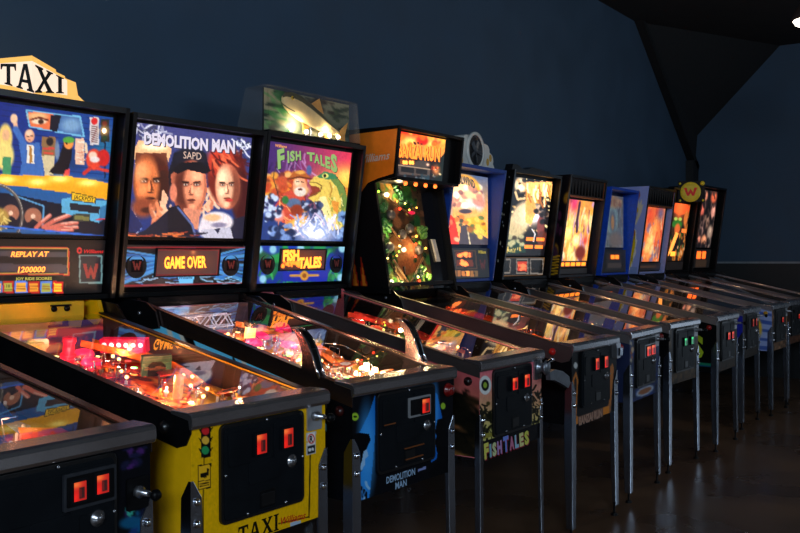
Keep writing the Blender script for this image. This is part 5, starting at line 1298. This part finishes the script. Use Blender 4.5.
for k in range(5):
    ang = k * 2 * PI / 5; q.prism([(0, -.008), (.07, -.026), (.078, .004), (0, .012)], lambda p, t: (.03 + p[0] * math.cos(ang) - p[1] * math.sin(ang), t + p[1] * .3, zt + .105 + p[0] * math.sin(ang) + p[1] * math.cos(ang)), 1.118, 1.122, paint('fan_blade', (60, 66, 74), .4))
for x, z in ((-.19, .05), (-.22, .09), (.22, .05), (.26, .08), (-.15, .03)): q.py([(x + .02 * math.cos(j), zt + z + .026 * math.sin(j * 1.0)) for j in [2 * PI * i / 8 for i in range(8)]], 1.1285, 1.131, paint('topper_yellow', (206, 160, 60), .5))
q.build('fan_topper', m.e)

# ---- 6: stars on black
m = Machine(6, 'black pinball machine dotted with tiny stars, a glowing white and yellow picture on its head')
a = art_print_front((12, 12, 13), (70, 52, 34), 7, .09)
m.body(BLACK, a, rail=RAILM, bar=STEEL, button=(120, 20, 16)).legs().coin_door((30, 220, 160), 1.0, ((-.06, -.015, .80, .846), (.07, .115, .80, .846))).plunger()
m.field(field_art(91, [(170, 90, 40), (220, 130, 50), (60, 40, 30), (40, 30, 30)], (70, 44, 30)), BLACK)
m.furnish((240, 150, 50), .9, (200, 120, 50), seed=19, bulbs=8, ramp=(150, 100, 60), bulb_power=14)
m.clutter(28, [(220, 120, 50), (240, 190, 110), (120, 80, 60), (200, 60, 40)], 106)
m.lamp(.0, .75, .08, 1.50, (1, .5, .2)); m.lamp(.05, .35, .08, 1.20, (1, .6, .3)); m.hinges()
a = Art(60, 90, None, (13, 13, 15)); a.spots((.05, .05, .95, .95), 40, .008, .014, [(210, 210, 190), (150, 160, 170)], 3, 1, .7)
m.head(BLACK, left=a, rec=.055)
m.sheet('backglass', art_star_glass(), -.325, .325, 1.392, 1.948, .05)
m.sheet('speaker_panel', art_star_panel(), -.33, .33, 1.245, 1.378, .044)
q = MB(); r_ = random.Random(2); pts = [(-.30, m.zt)]
for k in range(9): pts.append((-.28 + .07 * k, m.zt + .02 + .03 * r_.random()))
pts.append((.30, m.zt)); q.py(pts, 1.12, 1.18, TRIM); q.build('ragged_topper', m.e)

# ---- 7: copper-edged header over a yellow picture
def header(m, z0, z1):
    q = MB(); f = m.plane(.012); w = m.hb - .02
    q.hexa([(-w, f(z0), z0), (w, f(z0), z0), (w, f(z0) + .05, z0), (-w, f(z0) + .05, z0), (-w, f(z1), z1), (w, f(z1), z1), (w, f(z1) + .03, z1), (-w, f(z1) + .03, z1)], SPK)
    for z in (z0, z1): q.box((-w, f(z) - .006, z - .007), (w, f(z) + .004, z + .007), BRONZE)
    for s in (-1, 1): q.hexa([(s * w - .006, f(z0) - .005, z0), (s * w + .006, f(z0) - .005, z0), (s * w + .006, f(z0) + .004, z0), (s * w - .006, f(z0) + .004, z0), (s * w - .006, f(z1) - .005, z1), (s * w + .006, f(z1) - .005, z1), (s * w + .006, f(z1) + .004, z1), (s * w - .006, f(z1) + .004, z1)], BRONZE)
    for k in range(11): q.box((-w + .03 + k * .062, f(z1) - .002 + .004, z0 + .015), (-w + .034 + k * .062, f(z0) - .003, z1 - .015), BLACK)
    q.build('speaker_header', m.e)
m = Machine(7, 'pinball machine with a copper-edged black header above a glowing yellow picture')
a = art_print_front((13, 13, 14), (52, 38, 26), 9, .1)
sd = Art(130, 48, None, (11, 12, 12)); sd.line([(.55, .86), (1, .86)], .02, (30, 120, 90)); sd.line([(.55, .9), (1, .9)], .012, (26, 80, 110))
for j, (ch, c) in enumerate(zip('ERS', ((190, 190, 40), (200, 200, 40), (170, 190, 40)))): sd.text(ch, (.68 + .09 * j, .74), (.755 + .09 * j, .74), .40, c, .05, 0, (0, -1))
m.body(BLACK, a, sd, rail=RAILM, rail_drop=.04, bar=STEEL, button=(150, 20, 16)).legs().coin_door((255, 33, 18), 0.68, ((-.07, -.012, .782, .83), (.04, .09, .782, .83))).plunger()
m.field(field_art(101, [(150, 80, 40), (60, 60, 120), (220, 130, 50), (50, 40, 36)], (56, 44, 40)), BLACK)
m.furnish((240, 60, 40), .9, (220, 180, 60), seed=23, bulbs=7, bulb_power=14)
m.clutter(28, [(220, 120, 50), (240, 190, 110), (120, 80, 60), (200, 60, 40)], 107)
m.lamp(.0, .75, .08, 0.90, (1, .5, .2)); m.lamp(.05, .35, .08, 0.90, (1, .6, .3)); m.hinges()
a = Art(40, 90, None, (16, 13, 20)); a.spots((.5, .2, 1, .8), 16, .03, .06, [(70, 34, 60), (150, 110, 30), (50, 30, 60)], 3)
for k in range(7): a.line([(.6, .80 + .028 * k), (.98, .79 + .028 * k)], .008, (190, 150, 30))
m.head(PURP, left=a, rec=.06, edge=.02); header(m, 1.85, 1.995)
a = art_generic(41, [(255, 200, 90), (240, 130, 50), (255, 230, 170), (120, 60, 70), (200, 150, 190), (250, 170, 60)], (230, 150, 70), None, n=70, hot=[(.2, .5, .16, (380, 300, 160)), (.5, .6, .14, (380, 320, 200)), (.35, .75, .12, (360, 280, 150)), (.8, .3, .14, (340, 240, 140)), (.3, .06, .2, (240, 60, 110)), (.85, .6, .1, (230, 60, 40))])
a.rect(0, .9, 1, 1, (40, 24, 24)); a.ell(.72, .78, .18, .1, (120, 40, 30), .5); a.line([(.48, .05), (.46, .3), (.5, .45)], .05, (70, 40, 60))
for k in range(5): a.rect(.05 + .19 * k, .925, .2 + .19 * k, .975, (380, 190, 50))
m.sheet('backglass', a.gain(1.1), -.29, .27, 1.30, 1.83, .05)
m.sheet('speaker_panel', Art(10, 6, None, (14, 12, 14)), -.29, .29, 1.245, 1.29, .045)

# ---- 8: blue frame, pale picture
m = Machine(8, 'deep blue pinball machine with a pale grey-blue picture set far back in its blue head')
m.body(DEEPB, art_print_front((14, 14, 16), (44, 34, 26), 11, .08), rail=RAILM, rail_drop=.03, bar=STEEL, button=(150, 20, 16)).legs().coin_door((200, 30, 20), .5).plunger()
m.field(field_art(111, [(60, 80, 140), (120, 90, 70), (160, 80, 40), (40, 40, 50)], (44, 44, 56)), BLACK)
m.furnish((200, 60, 60), .8, (120, 140, 200), seed=29, bulbs=6, ramp=(120, 130, 160), bulb_power=10)
m.clutter(28, [(220, 120, 50), (240, 190, 110), (120, 80, 60), (200, 60, 40)], 108)
m.lamp(.0, .7, .08, 0.75, (1, .6, .3)); m.hinges()
m.head(paint('bright_blue_head', (20, 72, 190), .35), paint('bright_blue_head', (20, 72, 190), .35), NAVY, rec=.10, vert=True)
a = art_generic(51, [(110, 130, 150), (70, 80, 110), (150, 130, 120), (60, 70, 80), (130, 150, 170)], (84, 96, 116), None, n=60); a.ell(.45, .45, .3, .3, (130, 180, 196), .4); a.ell(.5, .5, .14, .22, (90, 110, 140), .5); a.ell(.5, .52, .07, .14, (220, 150, 90), .5); a.ell(.55, .12, .36, .12, (200, 140, 90), .6, 0, .8); a.spots((.2, .05, .9, .2), 12, .03, .06, [(150, 90, 60), (220, 170, 120)], 3); a.ell(.65, .85, .3, .14, (130, 116, 116), .6)
m.sheet('backglass', a.mix(np.full(a.X.shape, .35), (120, 112, 108)).noise(.1).gain(.72), -.27, .27, 1.465, 1.925, .082)
a = Art(40, 24, None, (14, 14, 18)); a.rect(.2, .1, .8, .9, (26, 26, 30)); a.rect(.3, .2, .75, .45, (60, 30, 16)); a.rect(.36, .24, .52, .42, (360, 170, 50)); a.rect(.54, .24, .7, .42, (360, 170, 50)); a.rect(.25, .6, .8, .8, (50, 44, 44))
m.sheet('speaker_panel', a, -.30, .30, 1.245, 1.445, .07)

# ---- 9: lavender side with a yellow figure
m = Machine(9, 'pinball machine with lavender sides, yellow splash artwork and an orange picture under a black header')
sd = Art(110, 44, None, (150, 166, 214))
for k in range(5): sd.rect(0, .1 + .2 * k, 1, .18 + .2 * k, (70, 96, 170))
sd.ell(.82, .5, .12, .42, (226, 180, 40), .1); sd.ell(.8, .3, .05, .12, (250, 220, 90), .3); sd.ell(.84, .55, .05, .2, (190, 130, 30), .5); sd.line([(.74, .2), (.72, .8)], .012, (60, 40, 20))
m.body(LAV, art_print_front((16, 14, 14), (116, 84, 60), 13, .08), sd, rail=RAILM, rail_drop=.03, bar=STEEL, button=(200, 150, 30)).legs().coin_door((255, 30, 21), 0.40, ((-.02, .03, .80, .84),)).plunger()
m.field(field_art(121, [(150, 110, 60), (120, 60, 40), (70, 80, 120), (40, 40, 40)], (50, 46, 44)), BLACK)
m.furnish((240, 90, 40), .8, (220, 180, 60), seed=31, bulbs=6, bulb_power=10)
m.clutter(28, [(220, 120, 50), (240, 190, 110), (120, 80, 60), (200, 60, 40)], 109)
m.lamp(.0, .7, .08, 0.75, (1, .6, .3)); m.hinges()
a = Art(80, 120, None, (150, 162, 222)); a.X = (a.U - .42) / .54; a.ell(.55, .1, .12, .05, (150, 70, 80), .3)
for pts in ([(.5, .24), (.62, .16), (.7, .2), (.78, .14), (.82, .22), (.9, .2), (.84, .3), (.62, .44), (.5, .42), (.6, .36), (.66, .3)],): a.poly(pts, (214, 206, 180))
a.ell(.5, .27, .16, .045, (196, 160, 40), .2); a.ell(.46, .36, .14, .04, (180, 150, 40), .2)
a.poly([(.4, .55), (.5, .48), (.66, .5), (.72, .6), (.8, .62), (.74, .7), (.8, .76), (.66, .84), (.6, .92), (.42, .96), (.2, .96), (.26, .86), (.24, .74), (.34, .64)], (230, 226, 210)); a.poly([(.42, .56), (.5, .5), (.62, .52), (.66, .62), (.7, .66), (.66, .74), (.6, .82), (.5, .92), (.28, .94), (.32, .8), (.36, .68)], (222, 190, 24)); a.ell(.5, .53, .12, .04, (180, 110, 40), .3); a.spots((.35, .55, .62, .9), 14, .03, .06, [(150, 124, 20), (206, 180, 50), (90, 70, 20)], 4, .8, .5); a.rect(.5, .92, 1, 1, (130, 150, 200))
m.head(LAV, left=a, rec=.055); header(m, 1.86, 2.025)
a = art_generic(61, [(250, 110, 50), (255, 160, 80), (210, 60, 40), (255, 210, 150), (120, 110, 150)], (240, 120, 60), None, n=46, hot=[(.5, .6, .2, (360, 240, 140)), (.35, .75, .16, (350, 230, 130)), (.6, .4, .16, (340, 180, 90)), (.3, .14, .26, (240, 80, 50)), (.8, .1, .2, (110, 100, 130)), (.9, .8, .12, (150, 90, 80))], ln=.25)
m.sheet('backglass', a, -.29, .27, 1.335, 1.85, .05)
a = Art(30, 8, None, (18, 13, 14)); a.rect(.02, .3, .16, .9, (380, 180, 50)); a.rect(.16, .4, .8, .6, (60, 40, 30)); m.sheet('speaker_panel', a, -.33, .33, 1.25, 1.322, .045)

# ---- 10: green figure, round emblem
m = Machine(10, 'black pinball machine with a round yellow emblem on top and a red and green picture')
m.body(BLACK, art_print_front((12, 12, 13), (84, 52, 36), 15, .08), rail=RAILM, rail_drop=.03, bar=STEEL, button=(150, 20, 16)).legs().coin_door((255, 22, 21), 0.44, ((.0, .05, .79, .83), (.08, .12, .79, .83))).plunger()
m.field(field_art(131, [(120, 60, 40), (60, 40, 30), (160, 110, 60)], (44, 34, 30)), BLACK)
m.furnish((240, 60, 40), .8, (90, 140, 60), seed=37, bulbs=6, bulb_power=10)
m.clutter(28, [(220, 120, 50), (240, 190, 110), (120, 80, 60), (200, 60, 40)], 110)
m.lamp(.0, .7, .08, 0.60, (1, .6, .3)); m.hinges()
m.head(BLACK, rec=.055)
a = art_generic(71, [(30, 24, 20), (60, 40, 24), (220, 120, 40), (40, 80, 30), (20, 16, 16)], (26, 20, 18), None, n=46); a.ell(.55, .08, .5, .11, (250, 90, 36), .3); a.glow(.5, .06, .3, (300, 130, 60)); a.ell(.45, .36, .26, .07, (50, 120, 40), .4); a.ell(.36, .27, .09, .03, (190, 210, 90), .4); a.ell(.58, .27, .09, .03, (190, 210, 90), .4); a.ell(.86, .25, .1, .14, (230, 120, 50), .5); a.ell(.5, .44, .14, .09, (240, 110, 50), .5)
a.poly([(.45, .5), (.6, .52), (.4, .8), (.2, .92), (.3, .7)], (350, 210, 90)); a.poly([(.1, .55), (.2, .6), (.16, .92), (.04, .9)], (240, 150, 60)); a.rect(.32, .84, .56, .92, (400, 240, 80)); a.rect(.74, .44, .96, .5, (330, 150, 60)); a.spots((.6, .6, 1, .95), 10, .02, .05, [(200, 120, 50), (90, 120, 60), (240, 170, 110)], 5)
m.sheet('backglass', a.noise(.1), -.285, .285, 1.34, 1.925, .05)
m.sheet('speaker_panel', Art(10, 6, None, (18, 14, 14)), -.29, .29, 1.245, 1.33, .045)
q = MB(); YD = paint('emblem_yellow', (236, 200, 40), .4, var=.05)
ax = Vector((-.92, -.39, 0)); sd_ = Vector((.39, -.92, 0)); ce = Vector((-.16, .962, m.zt - .04))
def EB(a_, d, z): return ce + sd_ * a_ + ax * d + Vector((0, 0, z))
q.hexa([EB(-.12, 0, -.1), EB(.14, 0, -.1), EB(.14, -.03, -.1), EB(-.12, -.03, -.1), EB(-.12, 0, .11), EB(.14, 0, .11), EB(.14, -.03, .11), EB(-.12, -.03, .11)], SPK)
q.cyl(EB(0, -.015, 0), (-.05, 1.1, m.zt - .04), .015, BLACK)
q.lathe([(.1, 0), (.1, .012), (.094, .016), (0, .016)], EB(0, 0, 0), YD, 28, tuple(ax))
a = Art(40, 40, None, (236, 200, 40)); a.wlogo(.5, .52, 1, .95, (236, 30, 6)); q.art(a, lambda u, v, d: tuple(EB(-.065 + .13 * u, .0168 + d, +.045 - .085 * v)), PRINT)
for x, z, r in ((.115, .085, .022), (-.1, .085, .012), (.12, -.085, .012), (-.1, -.085, .012)): q.lathe([(r, 0), (r, .01), (0, .011)], EB(x, 0, z), YD, 14, tuple(ax))
q.build('emblem_topper', m.e)

# ---- 11: tall dark machine at the far end
m = Machine(11, 'tall dark pinball machine at the far end of the row, nearest the corner')
m.body(BLACK, art_print_front((12, 12, 13), (40, 34, 30), 17, .08), rail=RAILM, rail_drop=.03, bar=STEEL).legs().coin_door((255, 30, 21), 0.40).plunger()
m.field(field_art(141, [(60, 40, 36), (40, 40, 44), (110, 80, 60)], (36, 32, 32)), BLACK)
m.furnish((220, 60, 40), .7, (120, 110, 110), seed=41, bulbs=5, bulb_power=8)
m.clutter(28, [(220, 120, 50), (240, 190, 110), (120, 80, 60), (200, 60, 40)], 111)
m.lamp(.0, .7, .08, 0.45, (1, .6, .3)); m.hinges()
m.head(BLACK, rec=.055)
a = art_generic(81, [(20, 16, 18), (14, 12, 14), (120, 90, 80), (60, 40, 40)], (18, 15, 17), None, n=40)
for x, y, rx, ry, c in ((.28, .1, .1, .08, (214, 130, 100)), (.78, .1, .17, .1, (250, 110, 70)), (.16, .36, .12, .11, (214, 100, 80)), (.85, .36, .13, .12, (226, 150, 130)), (.52, .52, .18, .14, (130, 96, 80)), (.3, .66, .12, .12, (150, 110, 100)), (.8, .72, .14, .12, (170, 140, 120)), (.15, .84, .14, .09, (236, 140, 110)), (.5, .86, .16, .08, (220, 140, 100)), (.85, .9, .1, .08, (150, 130, 120))): a.ell(x, y, rx, ry, c, .6); a.ell(x + rx * .2, y - ry * .3, rx * .4, ry * .4, tuple(min(300, v * 1.25) for v in c), .8)
a.spots((0, 0, 1, 1), 50, .03, .08, [(16, 13, 15), (30, 22, 24), (12, 10, 12), (70, 50, 44)], 9, .8, .7); m.sheet('backglass', a.blur(1).noise(.12), -.25, .25, 1.48, 2.095, .05)
a = Art(30, 14, None, (16, 14, 14)); a.rect(.2, .15, .42, .5, (380, 150, 50)); a.rect(.5, .15, .72, .5, (380, 150, 50)); a.rect(.2, .6, .8, .95, (50, 36, 26)); m.sheet('speaker_panel', a, -.27, .27, 1.26, 1.46, .045)

# ================================================================== the room
def structure(o): o['kind'] = 'structure'; return o
YW, XW, ZC = 1.53, 11.38, 3.78
WALL = paint('wall_paint_blue', (48, 70, 92), .75, 0, .10, 3.0, .15)
CEIL = paint('ceiling_black', (20, 20, 22), .85, 0, .15, 4)
def floor_mat():
    m, nt, out = new_mat('polished_concrete'); N = nt.nodes.new; L = nt.links.new
    b = N('ShaderNodeBsdfPrincipled'); tc = N('ShaderNodeTexCoord'); n1 = N('ShaderNodeTexNoise'); n2 = N('ShaderNodeTexNoise'); r1 = N('ShaderNodeValToRGB'); mr = N('ShaderNodeMapRange'); bp = N('ShaderNodeBump')
    n1.inputs['Scale'].default_value = 1.6; n1.inputs['Detail'].default_value = 8; n2.inputs['Scale'].default_value = 28; n2.inputs['Detail'].default_value = 3
    L(tc.outputs['Object'], n1.inputs['Vector']); L(tc.outputs['Object'], n2.inputs['Vector'])
    r1.color_ramp.elements[0].color = lin((78, 58, 44)) + [1]; r1.color_ramp.elements[1].color = lin((112, 84, 62)) + [1]; r1.color_ramp.elements[0].position = .35; r1.color_ramp.elements[1].position = .7
    L(n1.outputs['Fac'], r1.inputs['Fac']); L(r1.outputs['Color'], b.inputs['Base Color'])
    mr.inputs['To Min'].default_value = .16; mr.inputs['To Max'].default_value = .42; L(n1.outputs['Fac'], mr.inputs['Value']); L(mr.outputs['Result'], b.inputs['Roughness'])
    bp.inputs['Strength'].default_value = .12; bp.inputs['Distance'].default_value = .002; L(n2.outputs['Fac'], bp.inputs['Height']); L(bp.outputs['Normal'], b.inputs['Normal'])
    L(b.outputs['BSDF'], out.inputs['Surface']); return m
structure(MB().box((-5, -9, -.1), (XW + .2, YW + .2, 0), floor_mat()).build('floor'))
structure(MB().box((-5, YW, 0), (XW, YW + .2, ZC), WALL).build('wall_back'))
structure(MB().box((XW, -9, 0), (XW + .2, YW + .2, ZC), WALL).build('wall_right'))
structure(MB().box((-5, -9, ZC), (XW + .2, YW + .2, ZC + .15), CEIL).build('ceiling'))
WAIN = paint('wainscot_black', (16, 17, 20), .6)
q = MB(); q.box((XW - .018, -9, 0), (XW, YW - .1, 1.30), WAIN); structure(q.build('trim_1'))
q = MB(); q.box((XW - .032, -9, 1.30), (XW, YW - .1, 1.322), paint('chair_rail', (120, 126, 134), .5)); structure(q.build('trim_2'))
SOF = paint('soffit_black', (17, 19, 22), .8)
# corner bulkhead: a dark wedge that narrows down into the corner, carried by a sloping beam and a post
A1, A2, A3 = Vector((9.36, YW - .002, ZC)), Vector((XW - .002, .565, ZC)), Vector((XW - .002, YW - .03, 2.83))
A4 = Vector((XW - .002, YW - .002, ZC)); A5 = Vector((11.22, YW - .002, 2.46))
q = MB(); vs = [A1, A2, A4, A5, A3, Vector((XW - .002, YW - .002, 2.46))]
q.add(vs, [(0, 2, 1), (0, 1, 4, 3), (0, 3, 5, 2), (1, 2, 5, 4), (3, 4, 5)], SOF)
structure(q.build('trim_3'))
d = (A5 - A1); d.z -= .05; n = Vector((d.z, 0, -d.x)).normalized() * .15
B0, B1 = A1 + Vector((-.02, 0, 0)), Vector((11.22, YW - .002, 2.39))
if n.z > 0: n = -n
n = n * -1
q = MB(); F_ = [B0, B1, B1 + n * .5, B0 + n]
q.add([(p.x, YW - .002, min(p.z, ZC)) for p in F_] + [(p.x, YW - .09, min(p.z, ZC)) for p in F_], [(0, 1, 2, 3), (7, 6, 5, 4), (0, 4, 5, 1), (1, 5, 6, 2), (2, 6, 7, 3), (3, 7, 4, 0)], paint('beam_black', (9, 9, 11), .7))
structure(q.build('trim_4'))
q = MB(); q.box((11.02, YW - .09, 0), (11.22, YW - .002, 2.5), paint('post_black', (13, 14, 17), .7)); structure(q.build('trim_5'))

# pendant lamp, lit, at the right edge
lx, ly, lz = 7.03, -.615, 3.01
root = bpy.data.objects.new('pendant_lamp', None); COL.objects.link(root); root.location = (lx, ly, lz)
root['label'] = 'lit pendant lamp with a bell shade hanging from the ceiling'; root['category'] = 'ceiling lamp'
q = MB(); SH = paint('shade_enamel', (60, 52, 50), .4, var=.05)
q.lathe([(.155, 0), (.15, .03), (.12, .09), (.07, .15), (.045, .18), (.04, .22), (.036, .22), (.04, .178), (.066, .146), (.115, .087), (.146, .028), (.151, 0)], (0, 0, 0), SH, 32); q.build('lamp_shade', root)
q = MB(); q.lathe([(.147, .004), (.13, -.022), (.09, -.042), (.04, -.05), (0, -.051)], (0, 0, 0), glow('lamp_diffuser', (255, 246, 230), 5), 32); q.build('lamp_diffuser', root)
q = MB(); q.cyl((0, 0, .21), (0, 0, ZC - lz), .006, BLACK, n=8); q.cyl((0, 0, ZC - lz - .025), (0, 0, ZC - lz), .05, BLACK, n=16); q.build('cord', root)
q = MB(); q.cyl((0, 0, 0), (0, 0, .05), .012, STEEL, n=10); q.lathe([(.03, -.006), (.03, -.002), (.008, 0), (.008, -.006)], (0, 0, 0), STEEL, 12)
o = q.build('ceiling_sprinkler'); wpt = (8.35, .06, ZC - .05); o.location = wpt; o['label'] = 'small steel sprinkler head on the dark ceiling'; o['category'] = 'sprinkler'

# ================================================================== light and camera
def area(name, loc, target, sx, sy, power, rgb):
    l = bpy.data.lights.new(name, 'AREA'); l.shape = 'RECTANGLE'; l.size = sx; l.size_y = sy; l.energy = power; l.color = rgb
    o = bpy.data.objects.new(name, l); COL.objects.link(o); o.location = loc
    o.rotation_euler = (Vector(target) - Vector(loc)).to_track_quat('-Z', 'Y').to_euler(); return o
area('window_light_front', (5.5, -8.0, 3.2), (4.5, 1.5, 1.6), 3.0, 1.6, 90, (.68, .84, 1))
area('added_light_left', (-4.0, -4.5, 3.2), (3.0, 1.5, 1.6), 2.0, 1.4, 330, (.66, .83, 1))  # added out of view to brighten the left wall and left-facing sides
area('added_bar_light', (11.33, -7.0, 1.7), (0, -6.4, 1.4), 2.6, 1.9, 7, (.66, .82, 1))  # added unseen panel for the lockdown bars to reflect, no window modelled
area('added_leg_light', (11.33, -2.3, 1.25), (0, -2.0, 1.25), 1.5, 2.1, 13, (.66, .82, 1))  # unseen panel added for bright streaks on the front legs, no door modelled
l = bpy.data.lights.new('pendant_light', 'POINT'); l.energy = 9; l.color = (1, .9, .78); l.shadow_soft_size = .07
o = bpy.data.objects.new('pendant_light', l); COL.objects.link(o); o.location = (lx, ly, lz - .13)

w = bpy.data.worlds.new('room_air'); SC.world = w; w.use_nodes = True
w.node_tree.nodes['Background'].inputs['Color'].default_value = (.35, .5, .8, 1); w.node_tree.nodes['Background'].inputs['Strength'].default_value = .012

cam = bpy.data.cameras.new('camera'); co = bpy.data.objects.new('camera', cam); COL.objects.link(co)
f, yaw, pitch, roll = 947.79, math.radians(55.865), math.radians(-.541), math.radians(-.167)
fw = Vector((math.sin(yaw) * math.cos(pitch), math.cos(yaw) * math.cos(pitch), math.sin(pitch))); r0 = Vector((math.cos(yaw), -math.sin(yaw), 0)); u0 = r0.cross(fw)
r1 = math.cos(roll) * r0 + math.sin(roll) * u0; u1 = -math.sin(roll) * r0 + math.cos(roll) * u0
M = Matrix((r1, u1, -fw)).transposed().to_4x4(); M.translation = Vector((0, -1.9161, 1.3804)); co.matrix_world = M
cam.sensor_fit = 'HORIZONTAL'; cam.sensor_width = 36; cam.lens = f * 36 / 800; cam.clip_start = .05
SC.camera = co
SC.view_settings.view_transform = 'Standard'; SC.view_settings.look = 'None'; SC.view_settings.exposure = 0; SC.view_settings.gamma = 1; SC.view_settings.use_curve_mapping = False
SC.cycles.use_denoising = True; SC.cycles.max_bounces = 8; SC.cycles.transparent_max_bounces = 16; SC.cycles.sample_clamp_indirect = 4
